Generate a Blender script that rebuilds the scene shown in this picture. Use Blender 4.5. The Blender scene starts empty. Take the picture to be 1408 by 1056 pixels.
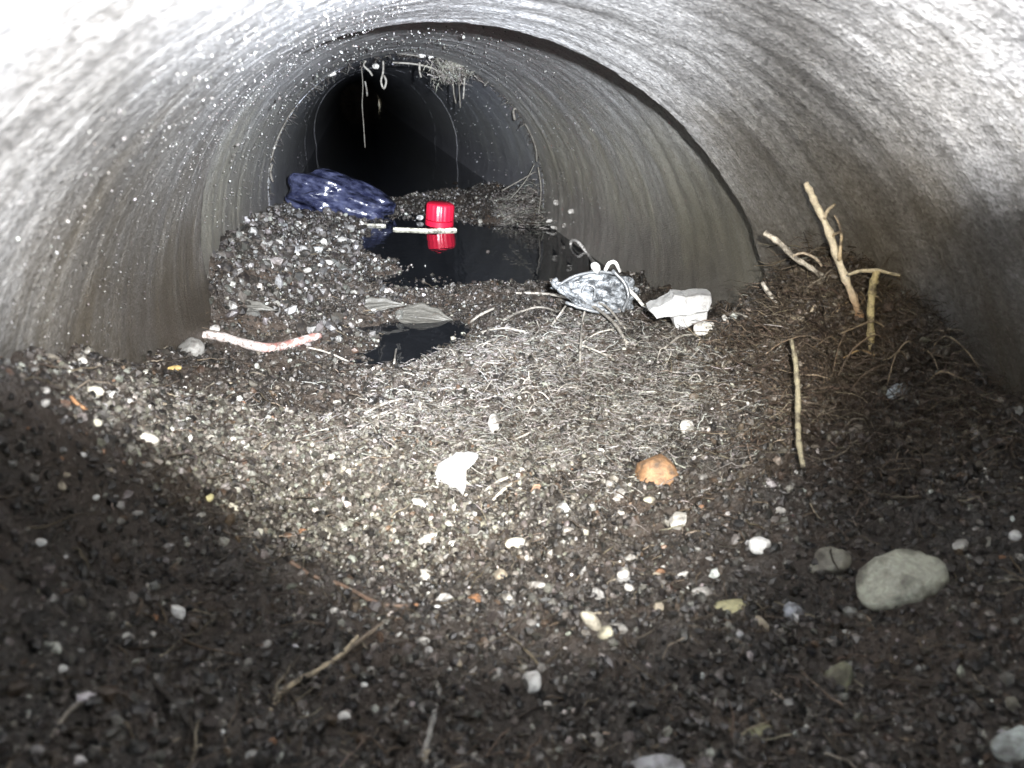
import bpy, bmesh, math, random
import numpy as np
from mathutils import Vector, Matrix

random.seed(11)
rng = np.random.default_rng(11)
scene = bpy.context.scene
COL = scene.collection

# ------------------------------------------------------------------ camera
F_PX = 1050.0                       # focal length in units of a 1408 pixel wide frame
CAM = np.array([-.0589, 0.0, .1237])
yaw, pitch = .1968, .3748
cy_, sy_, cp_, sp_ = math.cos(yaw), math.sin(yaw), math.cos(pitch), math.sin(pitch)
FW = np.array([sy_*cp_, cy_*cp_, -sp_])
RT = np.array([cy_, -sy_, 0.0])
UP = np.cross(RT, FW)
cam_data = bpy.data.cameras.new('camera')
cam = bpy.data.objects.new('camera', cam_data)
COL.objects.link(cam)
cam.matrix_world = Matrix(((RT[0], UP[0], -FW[0], CAM[0]), (RT[1], UP[1], -FW[1], CAM[1]),
                           (RT[2], UP[2], -FW[2], CAM[2]), (0, 0, 0, 1)))
cam_data.sensor_width = 36.0
cam_data.lens = 36.0*F_PX/1408
cam_data.clip_start = .004
cam_data.clip_end = 60
cam_data.dof.use_dof = True
cam_data.dof.focus_distance = .46
cam_data.dof.aperture_fstop = 27.0
scene.camera = cam

# ------------------------------------------------------------------ sky seen by the open pipe mouth behind the camera
world = bpy.data.worlds.new('World')
scene.world = world
world.use_nodes = True
wn = world.node_tree
wn.nodes.clear()
sky = wn.nodes.new('ShaderNodeTexSky')
sky.sky_type = 'NISHITA'
sky.sun_disc = False
sky.sun_elevation = math.radians(52)
sky.sun_rotation = math.radians(20)
bg = wn.nodes.new('ShaderNodeBackground')
bg.inputs['Strength'].default_value = .12
wo = wn.nodes.new('ShaderNodeOutputWorld')
wn.links.new(sky.outputs[0], bg.inputs['Color'])
wn.links.new(bg.outputs[0], wo.inputs['Surface'])

# ------------------------------------------------------------------ the phone's torch beside the lens, plus added cones that shape its light
def torch(name, offset, aim_px, power, half, blend, colour, radius):
    l = bpy.data.lights.new(name, 'SPOT')
    l.energy = power
    l.spot_size = math.radians(2*half)
    l.spot_blend = blend
    l.color = colour
    l.shadow_soft_size = radius
    o = bpy.data.objects.new(name, l)
    COL.objects.link(o)
    p = CAM + RT*offset[0] + UP*offset[1] + FW*offset[2]
    d = FW + RT*(aim_px[0]-704)/F_PX - UP*(aim_px[1]-528)/F_PX
    o.location = p
    o.rotation_euler = Vector(d).to_track_quat('-Z', 'Y').to_euler()
    return o
TORCH = (.016, .011, 0)
torch('torch_beam', TORCH, (515, 225), 12.0, 22.5, 1.0, (.86, .91, 1.0), .0025)
torch('torch_far_fill', TORCH, (500, 205), 16.0, 14, 1.0, (.80, .87, 1.0), .0025)  # added narrow cone to brighten the far pipe
torch('torch_spread', TORCH, (350, 80), 4.0, 33.5, .5, (.93, .95, 1.0), .0025)
torch('torch_spill', TORCH, (640, 510), 5.2, 27, 1.0, (1.0, .99, .97), .0025)
torch('torch_flood', TORCH, (560, -360), 2.0, 36, .5, (.92, .94, 1.0), .0025)
torch('torch_corner_fill', TORCH, (1400, -40), 5.0, 17.5, .7, (.95, .96, 1.0), .0025)  # added cone that brightens only the top right corner
torch('torch_rim', TORCH, (580, 200), 0.42, 36, .25, (1.0, .80, .45), .0025)

scene.view_settings.view_transform = 'Standard'
scene.view_settings.look = 'None'
scene.view_settings.exposure = 1.8
scene.view_settings.gamma = 1.0
scene.view_settings.use_curve_mapping = False
scene.render.engine = 'CYCLES'
scene.cycles.use_denoising = True
scene.cycles.max_bounces = 8
scene.cycles.sample_clamp_indirect = 4.0

# ------------------------------------------------------------------ helpers
def link(name, me, mat=None, parent=None):
    o = bpy.data.objects.new(name, me)
    COL.objects.link(o)
    if mat is not None and me is not None and len(me.materials) == 0:
        me.materials.append(mat)
    if parent is not None:
        o.parent = parent
    return o

def tag(o, label=None, cat=None, group=None, kind=None):
    if label: o['label'] = label
    if cat: o['category'] = cat
    if group: o['group'] = group
    if kind: o['kind'] = kind
    return o

def mesh_np(name, verts, faces, smooth=True, colours=None):
    """mesh from arrays; all faces have the same number of corners"""
    verts = np.asarray(verts, dtype=np.float32)
    faces = np.asarray(faces, dtype=np.int32)
    n, k = faces.shape
    me = bpy.data.meshes.new(name)
    me.vertices.add(len(verts))
    me.vertices.foreach_set('co', verts.ravel())
    me.loops.add(n*k)
    me.loops.foreach_set('vertex_index', faces.ravel())
    me.polygons.add(n)
    me.polygons.foreach_set('loop_start', np.arange(0, n*k, k, dtype=np.int32))
    me.polygons.foreach_set('use_smooth', np.full(n, smooth, dtype=bool))
    me.update(calc_edges=True)
    if colours is not None:
        a = me.color_attributes.new('tint', 'FLOAT_COLOR', 'POINT')
        c = np.ones((len(verts), 4), dtype=np.float32)
        c[:, :3] = colours
        a.data.foreach_set('color', c.ravel())
    return me

_lat = {}
def vnoise(x, y, scale, seed):
    """smooth value noise in -1..1 on a hashed lattice"""
    if seed not in _lat:
        _lat[seed] = np.random.default_rng(seed).uniform(-1, 1, (256, 256))
    L = _lat[seed]
    x = np.asarray(x)*scale + 1000.3; y = np.asarray(y)*scale + 1000.7
    xi = np.floor(x).astype(int); yi = np.floor(y).astype(int)
    fx = x-xi; fy = y-yi
    fx = fx*fx*(3-2*fx); fy = fy*fy*(3-2*fy)
    a = L[xi % 256, yi % 256]; b = L[(xi+1) % 256, yi % 256]
    c = L[xi % 256, (yi+1) % 256]; d = L[(xi+1) % 256, (yi+1) % 256]
    return (a*(1-fx)+b*fx)*(1-fy)+(c*(1-fx)+d*fx)*fy

def view_ray(u, v):
    return FW + RT*(u-704)/F_PX - UP*(v-528)/F_PX
def at_depth(u, v, d):
    return CAM + view_ray(u, v)*d
def at_z(u, v, z):
    d = view_ray(u, v)
    return CAM + d*(z-CAM[2])/d[2]
R = .1525
def at_wall(u, v, inset=.001):
    d = view_ray(u, v); r = R-inset
    a = d[0]**2+d[2]**2; b = 2*(CAM[0]*d[0]+CAM[2]*d[2]); c = CAM[0]**2+CAM[2]**2-r*r
    return CAM + d*(-b+math.sqrt(b*b-4*a*c))/2/a
def depth_of(p):
    return float(np.dot(np.asarray(p)-CAM, FW))

# ------------------------------------------------------------------ materials
class NT:
    def __init__(self, name):
        self.m = bpy.data.materials.new(name)
        self.m.use_nodes = True
        self.t = self.m.node_tree
        self.b = self.t.nodes['Principled BSDF']
    def n(self, kind, **kw):
        nd = self.t.nodes.new(kind)
        for k, v in kw.items():
            if k in nd.inputs.keys():
                nd.inputs[k].default_value = v
            else:
                setattr(nd, k, v)
        return nd
    def l(self, a, b):
        self.t.links.new(a, b)
    def noise(self, vec, scale, detail=4, rough=.6):
        nd = self.n('ShaderNodeTexNoise')
        nd.inputs['Scale'].default_value = scale
        nd.inputs['Detail'].default_value = detail
        nd.inputs['Roughness'].default_value = rough
        if vec is not None: self.l(vec, nd.inputs['Vector'])
        return nd.outputs['Fac']
    def ramp(self, fac, stops):
        r = self.n('ShaderNodeValToRGB')
        e = r.color_ramp.elements
        while len(e) < len(stops): e.new(.5)
        for el, (p, c) in zip(e, stops):
            el.position = p
            el.color = (c, c, c, 1) if not isinstance(c, tuple) else (*c, 1)
        self.l(fac, r.inputs['Fac'])
        return r.outputs['Color']
    def mix(self, fac, a, b, mode='MIX'):
        x = self.n('ShaderNodeMix', data_type='RGBA', blend_type=mode)
        for s, i in ((fac, 0), (a, 6), (b, 7)):
            if hasattr(s, 'links') or isinstance(s, bpy.types.NodeSocket): self.l(s, x.inputs[i])
            else: x.inputs[i].default_value = s if i == 0 else (*s, 1)
        return x.outputs[2]
    def math(self, op, a, b=0.0):
        x = self.n('ShaderNodeMath', operation=op)
        for s, i in ((a, 0), (b, 1)):
            if isinstance(s, bpy.types.NodeSocket): self.l(s, x.inputs[i])
            else: x.inputs[i].default_value = s
        return x.outputs[0]
    def bump(self, h, dist, strength=1.0, prev=None):
        x = self.n('ShaderNodeBump')
        x.inputs['Strength'].default_value = strength
        x.inputs['Distance'].default_value = dist
        self.l(h, x.inputs['Height'])
        if prev is not None: self.l(prev, x.inputs['Normal'])
        return x.outputs['Normal']
    def set(self, name, v):
        s = self.b.inputs[name]
        if isinstance(v, bpy.types.NodeSocket): self.l(v, s)
        elif isinstance(v, tuple): s.default_value = (*v, 1)
        else: s.default_value = v

def concrete(name, light, dark, stain, seed, grain=.0005, streak=.0016):
    k = NT(name)
    tc = k.n('ShaderNodeTexCoord').outputs['Object']
    sx = k.n('ShaderNodeSeparateXYZ'); k.l(tc, sx.inputs[0])
    X, Y, Z = sx.outputs
    ang = k.math('ARCTAN2', X, Z)
    # slightly spiral trowel marks round the bore
    ysp = k.math('ADD', Y, k.math('MULTIPLY', ang, .012))
    cx = k.n('ShaderNodeCombineXYZ')
    k.l(k.math('MULTIPLY', ang, .055), cx.inputs[0]); k.l(k.math('MULTIPLY', ysp, 6.0), cx.inputs[1])
    cx.inputs[2].default_value = seed
    streaks = k.noise(cx.outputs[0], 16, 5, .65)
    cx2 = k.n('ShaderNodeCombineXYZ')
    k.l(k.math('MULTIPLY', ang, .06), cx2.inputs[0]); k.l(k.math('MULTIPLY', ysp, 2.2), cx2.inputs[1])
    cx2.inputs[2].default_value = seed+3
    streak2 = k.noise(cx2.outputs[0], 30, 4, .6)
    blot = k.noise(tc, 14, 5, .6)
    fine = k.noise(tc, 1000, 3, .7)
    vor = k.n('ShaderNodeTexVoronoi', feature='F1'); vor.inputs['Scale'].default_value = 900
    k.l(tc, vor.inputs['Vector'])
    pit = k.ramp(k.noise(tc, 330, 2, .5), [(.30, 0.0), (.46, 1.0)])
    col = k.mix(k.ramp(streaks, [(.27, 0.0), (.76, 1.0)]), dark, light)
    col = k.mix(k.ramp(streak2, [(.35, .55), (.6, 0.0)]), col, tuple(c*.62 for c in dark))
    col = k.mix(k.ramp(blot, [(.4, .3), (.62, 0.0)]), col, stain)
    sand = k.ramp(vor.outputs['Color'], [(.0, .35), (.5, .95), (1.0, 1.5)])
    col = k.mix(.9, col, sand, 'MULTIPLY')
    col = k.mix(.4, col, pit, 'MULTIPLY')
    # old water line: darker, browner below, ragged edge; near pipe's stain includes painted shade
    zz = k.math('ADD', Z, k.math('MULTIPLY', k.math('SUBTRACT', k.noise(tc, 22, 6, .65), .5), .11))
    tide_shade = k.ramp(k.math('MULTIPLY', k.math('ADD', zz, .12), 4.0), [(.50, 1.0), (.90, 0.0)])
    # olive brown algae bloom above the water line, in ragged runs
    alg = k.math('MULTIPLY', k.ramp(k.math('MULTIPLY', k.math('ADD', zz, .12), 4.0), [(.62, 1.0), (.99, 0.0)]), k.ramp(k.noise(cx.outputs[0], 7, 4, .6), [(.34, .25), (.6, 1.0)]))
    col = k.mix(k.math('MULTIPLY', alg, .7), col, tuple(c*f for c, f in zip(stain, (2.6, 2.6, 1.9))))
    col = k.mix(k.math('MULTIPLY', tide_shade, .97), col, stain)
    k.set('Base Color', col)
    k.set('Roughness', k.ramp(fine, [(.3, .30), (.7, .58)]))
    k.set('Specular IOR Level', .5)
    h = k.bump(vor.outputs['Distance'], grain, .9)
    h = k.bump(fine, grain, .8, h)
    h = k.bump(streaks, streak, 1.0, h)
    h = k.bump(streak2, streak, .8, h)
    k.set('Normal', h)
    return k.m
M = {}
M['pipe_near'] = concrete('near_concrete', (.42, .42, .42), (.21, .208, .204), (.046, .037, .027), 1.0, .00028, .0011)  # lower wall stain deepened to include shade beyond the torch beam
M['pipe_second'] = concrete('second_concrete', (.46, .465, .465), (.29, .29, .285), (.15, .142, .128), 5.0, .0004, .0006)
M['pipe_far'] = concrete('far_concrete', (.46, .48, .53), (.29, .30, .33), (.14, .14, .15), 9.0, .0006, .0006)

def tinted(name, source, rough=(.45, .8), bumpd=.0003, scale=900, spec=.4):
    """colour from a mesh attribute ('tint') or from the object's own colour"""
    k = NT(name)
    if source == 'tint':
        c = k.n('ShaderNodeAttribute', attribute_name='tint').outputs['Color']
    else:
        c = k.n('ShaderNodeObjectInfo').outputs['Color']
    gm = k.n('ShaderNodeNewGeometry').outputs['Position']
    nz = k.noise(gm, scale, 4, .7)
    nl = k.noise(gm, scale*.22, 3, .6)
    col = k.mix(.75, c, k.ramp(nz, [(.3, .45), (.7, 1.25)]), 'MULTIPLY')
    col = k.mix(k.ramp(nl, [(.47, 0.0), (.64, .8)]), col, (.045, .037, .03))
    k.set('Base Color', col)
    k.set('Roughness', k.ramp(nl, [(.3, rough[0]), (.7, rough[1])]))
    k.set('Specular IOR Level', spec)
    k.set('Normal', k.bump(nz, bumpd, .8))
    return k.m
M['grain'] = tinted('sand_grains', 'tint', (.25, .6), .0002, 1500)
M['fibre'] = tinted('plant_fibre', 'tint', (.5, .8), .0001, 2500, .25)
M['stone'] = tinted('stone', 'object', (.4, .75), .0009, 620)
M['wood'] = tinted('twig_bark', 'object', (.5, .8), .0002, 1400, .3)

def ground_mat():
    k = NT('wet_sediment')
    tc = k.n('ShaderNodeTexCoord').outputs['Object']
    a = k.noise(tc, 26, 5, .6); b = k.noise(tc, 240, 5, .7); c = k.noise(tc, 900, 3, .7)
    col = k.mix(k.ramp(b, [(.35, 0.0), (.66, 1.0)]), (.009, .008, .007), (.048, .041, .035))
    col = k.mix(k.ramp(a, [(.42, 0.0), (.62, .7)]), col, (.045, .030, .020))
    col = k.mix(k.ramp(c, [(.60, 0.0), (.74, .75)]), col, (.22, .20, .17))
    k.set('Base Color', col)
    k.set('Roughness', k.ramp(a, [(.35, .22), (.65, .55)]))
    k.set('Specular IOR Level', .5)
    h = k.bump(b, .0022, 1.0); h = k.bump(c, .0010, 1.0, h)
    k.set('Normal', h)
    return k.m
M['ground'] = ground_mat()

def simple(name, colour, rough=.5, **kw):
    k = NT(name)
    k.set('Base Color', colour); k.set('Roughness', rough)
    for n_, v in kw.items(): k.set(n_.replace('_', ' '), v)
    return k
kw_ = simple('murky_water', (.010, .011, .013), .03, Specular_IOR_Level=.5)
tcw = kw_.n('ShaderNodeTexCoord').outputs['Object']
kw_.set('Normal', kw_.bump(kw_.noise(tcw, 55, 2, .5), .0006, .5))
kw_.set('IOR', 1.42)
M['water'] = kw_.m

# ------------------------------------------------------------------ concrete pipe sections
def ring_frame(a, b):
    n = np.array([a, 1.0, b]); n /= np.linalg.norm(n)
    e1 = np.array([1.0, 0, 0]) - n*n[0]; e1 /= np.linalg.norm(e1)
    e2 = np.cross(e1, n)
    if e2[2] < 0: e2 = -e2
    return e1, e2, n
def loft(c0, t0, r0, c1, t1, r1, na, ny, rough=0.0, ease=lambda s: s):
    ph = np.linspace(0, 2*math.pi, na, endpoint=False)
    V = []
    for j in range(ny+1):
        s = j/ny; w = ease(s)
        c = np.array(c0)*(1-s)+np.array(c1)*s
        e1, e2, n = ring_frame(t0[0]*(1-w)+t1[0]*w, t0[1]*(1-w)+t1[1]*w)
        r = r0*(1-s)+r1*s
        rr = np.full(na, r)
        if rough:
            yy = np.full(na, c[1])
            rr = rr + rough*(vnoise(np.sin(ph)*.15+2*np.cos(ph)*.15, yy*9+np.cos(ph)*.05, 9, 71) + .6*vnoise(ph*.15, yy, 260, 72)
                             + .5*vnoise(ph*1.0, yy*8, 16, 73))
        V.append(c + rr[:, None]*(np.cos(ph)[:, None]*e1 + np.sin(ph)[:, None]*e2))
    return np.concatenate(V)
def ring_faces(na, ny, off=0, flip=False):
    j, i = np.meshgrid(np.arange(ny), np.arange(na), indexing='ij')
    i2 = (i+1) % na
    q = np.stack([j*na+i, j*na+i2, (j+1)*na+i2, (j+1)*na+i], -1).reshape(-1, 4)+off
    return q[:, ::-1] if flip else q
def pipe_section(label, c0, t0, r0, c1, t1, r1, mat, na, ny, rough, thick=.028, ease=lambda s: s):
    inner = loft(c0, t0, r0, c1, t1, r1, na, ny, rough, ease)
    # chipped lips at both ends
    for a_, sgn in ((0, 1), (len(inner)-na, -1)):
        ph_ = np.arange(na)*2*math.pi/na
        ch = np.clip(vnoise(ph_*.5, ph_*0+r1*9, 26, 81), 0, 1)*.0016 + np.clip(vnoise(ph_*.5, ph_*0+r1*9, 7, 82)-.35, 0, 1)*.0035
        inner[a_:a_+na, 1] += sgn*ch
        inner[a_:a_+na] += (inner[a_:a_+na]-np.array(c0 if a_ == 0 else c1))*(ch*3.0)[:, None]
    outer = loft(c0, t0, r0+thick, c1, t1, r1+thick, na, 6, 0, ease)
    o0 = len(inner)
    i = np.arange(na); i2 = (i+1) % na
    f = [ring_faces(na, ny, 0), ring_faces(na, 6, o0, True),
         np.stack([i, o0+i, o0+i2, i2], -1),
         np.stack([ny*na+i, ny*na+i2, o0+6*na+i2, o0+6*na+i], -1)]
    me = mesh_np('concrete_pipe', np.concatenate([inner, outer]), np.concatenate(f), True)
    me.materials.append(mat)
    try: me.set_sharp_from_angle(angle=math.radians(40))
    except Exception: pass
    o = link('concrete_pipe', me)
    tag(o, label, 'drain pipe', 'concrete drain pipe sections laid end to end')
    return o
RING1 = np.array([-.0055, .3885, .0028]); T1 = (.4726, .3518)
e1_, e2_, N1 = ring_frame(*T1)
ease1 = lambda s: max(0, min(1, (s-.25)/.75))**1.6
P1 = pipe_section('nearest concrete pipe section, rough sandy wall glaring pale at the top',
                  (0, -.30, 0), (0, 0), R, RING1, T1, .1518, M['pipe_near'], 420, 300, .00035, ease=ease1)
S2 = RING1 + N1*.006 + np.array([.0012, 0, .0027])
T2 = (T1[0]-.075, T1[1]-.03)
P2 = pipe_section('second pipe section just past the dark open joint, smooth grey wall',
                  S2, T2, .1547, (0, .872, 0), (0, 0), .1525, M['pipe_second'], 360, 150, .0005, ease=lambda s: min(1, s*1.3))
P3 = pipe_section('third pipe section starting under the hanging roots, dark bluish wall',
                  (.0012, .880, .0008), (0, 0), .1526, (0, 1.635, 0), (0, 0), .1525, M['pipe_far'], 240, 80, .0006)
P4 = pipe_section('fourth short pipe section far inside the dark bore',
                  (-.0003, 1.643, .0003), (0, 0), .1523, (0, 2.08, 0), (0, 0), .1525, M['pipe_far'], 200, 40, .0006)
P5 = pipe_section('last pipe section ending in the black hole of the bore',
                  (.0005, 2.086, 0), (0, 0), .1521, (.02, 7.0, -.02), (0, 0), .15, M['pipe_far'], 160, 40, .0006)
def collar(parent, c0, t0, c1, t1, mat):
    inner = loft(c0, t0, .172, c1, t1, .172, 160, 2)
    outer = loft(c0, t0, .197, c1, t1, .197, 160, 2)
    na = 160; o0 = len(inner); i = np.arange(na); i2 = (i+1) % na
    f = [ring_faces(na, 2), ring_faces(na, 2, o0, True), np.stack([i, o0+i, o0+i2, i2], -1),
         np.stack([2*na+i, 2*na+i2, o0+2*na+i2, o0+2*na+i], -1)]
    me = mesh_np('joint_collar', np.concatenate([inner, outer]), np.concatenate(f), True)
    return link('joint_collar', me, mat, parent)
collar(P1, RING1-N1*.02, T1, S2+N1*.012, T2, M['pipe_far'])
collar(P2, (0, .84, 0), (0, 0), (0, .92, 0), (0, 0), M['pipe_far'])
collar(P3, (0, 1.60, 0), (0, 0), (0, 1.69, 0), (0, 0), M['pipe_far'])
collar(P4, (0, 2.05, 0), (0, 0), (0, 2.14, 0), (0, 0), M['pipe_far'])

# ------------------------------------------------------------------ sediment filling the pipe
CTRL = []
for u, v, z in [(0, 460, .076), (60, 463, .064), (120, 470, .049), (200, 482, .015), (245, 494, -.004), (0, 600, .056), (0, 800, .040),
                (0, 1056, .028), (150, 560, .035), (150, 800, .022), (250, 560, .015), (300, 700, .010), (300, 1000, .010),
                (400, 525, -.020), (440, 560, -.012), (340, 520, -.014), (400, 620, .001), (450, 485, -.024), (330, 485, -.012), (520, 500, -.026), (550, 560, -.012),
                (550, 700, -.004), (550, 800, -.002), (550, 1000, 0), (620, 478, -.012), (700, 470, -.006), (700, 600, -.008),
                (700, 800, -.005), (700, 1056, 0), (850, 442, -.001), (850, 600, -.005), (850, 800, -.004), (850, 1050, 0),
                (1000, 455, .002), (1000, 600, 0), (1000, 800, -.002), (1000, 1050, 0), (1060, 500, .012),
                (1180, 500, .030), (1180, 650, .010), 
                (1300, 650, .022), (1240, 800, .005), (1408, 800, .014), (1408, 1056, .006), (1300, 950, 0),
                (600, 425, -.022), (640, 405, -.017), (700, 395, -.017), (760, 405, -.013), (880, 425, -.008), (540, 445, -.025)]:
    p = at_z(u, v, z); CTRL.append((p[0], p[1], z))
for u, v, y in [(1062, 395, .325), (1085, 346, .298), (1112, 330, .277), (1150, 343, .259), (1195, 378, .242), (1240, 415, .219), (1285, 458, .203), (1330, 540, .190)]:
    d = view_ray(u, v); p = CAM+d*(y/d[1]); CTRL.append(tuple(p)); q = p + np.array([.02, .012, .003]); CTRL.append(tuple(q))
CTRL += [(-.03, .47, -.036), (0, .70, -.038), (.04, .72, -.036), (.03, .86, -.036), (.12, .72, -.034), (.14, .62, -.028), (.145, .85, -.03),
         (-.150, .485, .024), (-.15, .56, .021), (-.148, .66, .012), (-.142, .76, .002), (-.13, .85, -.009), (-.115, .5, .004), (-.10, .6, -.003),
         (-.085, .72, -.011), (-.075, .86, -.022), (-.08, .5, -.014), (-.07, .6, -.02), (-.155, .44, .008), (-.04, .6, -.028), (-.02, .78, -.040), (-.12, .93, -.016), (0, .95, -.026), (.1, .93, -.012),
         (.14, .9, .004), (-.1, 1.1, -.024), (0, 1.15, -.032), (.1, 1.1, -.018), (-.1, 1.5, -.045), (.1, 1.5, -.04), (0, 1.6, -.05),
         (0, 2.2, -.05), (.1, 2.2, -.05), (-.1, 2.2, -.05), (0, 3.0, -.05), (0, -.1, .004), (-.12, -.1, .016), (.12, -.1, .008),
         (0, -.3, 0), (-.12, -.3, .01), (.12, -.3, .01)]
CTRL = np.array(CTRL)
d_ = np.hypot(CTRL[:, None, 0]-CTRL[None, :, 0], CTRL[:, None, 1]-CTRL[None, :, 1])
n_ = len(CTRL)
A_ = np.zeros((n_+3, n_+3)); A_[:n_, :n_] = d_ - np.eye(n_)*.004
A_[:n_, n_] = 1; A_[:n_, n_+1:] = CTRL[:, :2]; A_[n_, :n_] = 1; A_[n_+1:, :n_] = CTRL[:, :2].T
W_ = np.linalg.solve(A_, np.concatenate([CTRL[:, 2], np.zeros(3)]))
def zbase(x, y):
    x = np.asarray(x, float); y = np.asarray(y, float)
    out = W_[n_] + W_[n_+1]*x + W_[n_+2]*y
    for i in range(n_):
        out = out + W_[i]*np.sqrt((x-CTRL[i, 0])**2+(y-CTRL[i, 1])**2+4e-6)
    return np.clip(out, -.09, .10)
def zg(x, y):
    x = np.asarray(x, float); y = np.asarray(y, float)
    z = zbase(x, y)
    wl = np.clip((z+.03)/.012, .75, 1)
    z = z + wl*(.0034*vnoise(x, y, 17, 6) + (.0044+.0020*np.clip(y*3, 0, 1))*vnoise(x, y, 38, 1) + .0028*vnoise(x, y, 90, 2) + .0022*vnoise(x, y, 200, 3) + .0012*vnoise(x, y, 460, 4))
    return z + np.clip((y-6.3)/.5, 0, 1)*.4
def hit(u, v):
    d = view_ray(u, v)
    t = np.concatenate([np.arange(.06, .7, .002), np.arange(.7, 2.6, .006)])
    P = CAM[None] + t[:, None]*d[None]
    below = P[:, 2] < zg(P[:, 0], P[:, 1])
    if not below.any(): return at_wall(u, v)
    i = int(np.argmax(below)); lo, hi = (t[i-1] if i else .03), t[i]
    tt = np.linspace(lo, hi, 24); P = CAM[None]+tt[:, None]*d[None]
    j = int(np.argmax(P[:, 2] < zg(P[:, 0], P[:, 1])))
    return P[j]

ys = [-.30]
while ys[-1] < .03: ys.append(ys[-1]+.008)
while ys[-1] < .62: ys.append(ys[-1]+.0011)
while ys[-1] < 6.95: ys.append(ys[-1]+.0016+.02*(ys[-1]-.62))
ys = np.array(ys); xs = np.linspace(-.164, .164, 290)
GX, GY = np.meshgrid(xs, ys)
GZ = zg(GX, GY)
lim = np.sqrt(np.clip(.170**2-GZ**2, .0, 1))
GXc = np.clip(GX, -lim, lim)
nx = len(xs); ny_ = len(ys)
j, i = np.meshgrid(np.arange(ny_-1), np.arange(nx-1), indexing='ij')
gf = np.stack([j*nx+i, j*nx+i+1, (j+1)*nx+i+1, (j+1)*nx+i], -1).reshape(-1, 4)
ground = link('ground', mesh_np('ground', np.stack([GXc, GY, GZ], -1).reshape(-1, 3), gf), M['ground'])
tag(ground, 'dark wet sediment of mud, grit and roots filling the pipe floor', kind='structure')

WATER_Z = -.0245
wx = np.linspace(-.16, .16, 9); wy = np.linspace(.40, 6.6, 60)
WX, WY = np.meshgrid(wx, wy)
j, i = np.meshgrid(np.arange(59), np.arange(8), indexing='ij')
wf = np.stack([j*9+i, j*9+i+1, (j+1)*9+i+1, (j+1)*9+i], -1).reshape(-1, 4)
water = link('water', mesh_np('water', np.stack([WX, WY, np.full_like(WX, WATER_Z)], -1).reshape(-1, 3), wf), M['water'])
tag(water, 'still black water pooled in the second pipe section', kind='structure')

# ------------------------------------------------------------------ loose grit and fibres nobody could count
def ico(sub):
    bm = bmesh.new(); bmesh.ops.create_icosphere(bm, subdivisions=sub, radius=1)
    v = np.array([x.co[:] for x in bm.verts]); f = np.array([[a.index for a in p.verts] for p in bm.faces]); bm.free()
    return v, f
ICO1 = ico(1)
def rot_rand(n, r=None):
    q = rng.normal(size=(n, 4)); q /= np.linalg.norm(q, axis=1)[:, None]
    a, b, c, d = q.T
    return np.stack([np.stack([1-2*(c*c+d*d), 2*(b*c-a*d), 2*(b*d+a*c)], -1),
                     np.stack([2*(b*c+a*d), 1-2*(b*b+d*d), 2*(c*d-a*b)], -1),
                     np.stack([2*(b*d-a*c), 2*(c*d+a*b), 1-2*(b*b+c*c)], -1)], 1)
def scatter_grains(pos, size, cols, stretch=.55):
    n = len(pos); v0, f0 = ICO1
    sc = np.stack([np.ones(n), rng.uniform(stretch, 1, n), rng.uniform(stretch*.8, .9, n)], -1)*size[:, None]
    jit = 1+rng.uniform(-.28, .28, (n, len(v0), 1))
    V = np.einsum('nij,nkj->nki', rot_rand(n), v0[None]*jit*sc[:, None, :]) + pos[:, None, :]
    Fa = f0[None] + (np.arange(n)*len(v0))[:, None, None]
    return V.reshape(-1, 3), Fa.reshape(-1, 3), np.repeat(cols, len(v0), 0)
def palette(n, table):
    w = np.array([t[0] for t in table], float); k = rng.choice(len(table), n, p=w/w.sum())
    c = np.array([t[1] for t in table])[k]
    return c*rng.uniform(.65, 1.3, (n, 1))*(1+rng.uniform(-.06, .06, (n, 3)))
GRIT = [(54, (.013, .012, .011)), (30, (.036, .032, .028)), (13, (.105, .097, .086)), (2.5, (.06, .04, .026)), (4, (.22, .21, .19)), (1.0, (.48, .47, .44))]
N = 88000
gy = .055*(1.15/.055)**rng.uniform(0, 1, N)
gx = rng.uniform(-.153, .153, N)
gz = zg(gx, gy)
ok = (gz > WATER_Z-.001) & (np.hypot(gx, gz) < .153)
gx, gy, gz = gx[ok], gy[ok], gz[ok]
gs = np.clip(rng.lognormal(0, .55, len(gx)), .35, 3.0)*(.00050+.00072*np.clip(gy, 0, .8))
V, Fa, Cc = scatter_grains(np.stack([gx, gy, gz+gs*.25], -1), gs, palette(len(gx), GRIT))
tag(link('grit', mesh_np('grit', V, Fa, False, Cc), M['grain']), 'coarse sand and grit covering the sediment', kind='stuff')

# paler sandy bank running from the left wall down into the lit slope
b1 = hit(230, 590); b2 = hit(380, 640); b3 = hit(520, 700); b4 = hit(640, 620); b5 = hit(330, 560)
def blob_points(spots, n):
    ks = rng.choice(len(spots), n, p=np.array([s[4] for s in spots])/sum(s[4] for s in spots))
    sp = np.array([s[:4] for s in spots])[ks]
    return sp[:, 0]+rng.normal(0, 1, n)*sp[:, 2], sp[:, 1]+rng.normal(0, 1, n)*sp[:, 3]
x, y = blob_points([(b1[0], b1[1], .012, .018, .8), (b2[0], b2[1], .016, .018, 1), (b3[0], b3[1], .018, .018, 1), (b4[0], b4[1], .03, .03, 1.2), (b5[0], b5[1], .02, .02, .6)], 26000)
z = zg(x, y); ok = (z > WATER_Z) & (np.hypot(x, z) < .152) & (y > .1)
x, y, z = x[ok], y[ok], z[ok]
gs = np.clip(rng.lognormal(0, .5, len(x)), .4, 2.8)*.00055
V, Fa, Cc = scatter_grains(np.stack([x, y, z+gs*.35], -1), gs, palette(len(x), [(5, (.100, .093, .078)), (4, (.170, .162, .138)), (5, (.042, .038, .033)), (1.2, (.36, .35, .32)), (.3, (.14, .09, .06))]))
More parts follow.
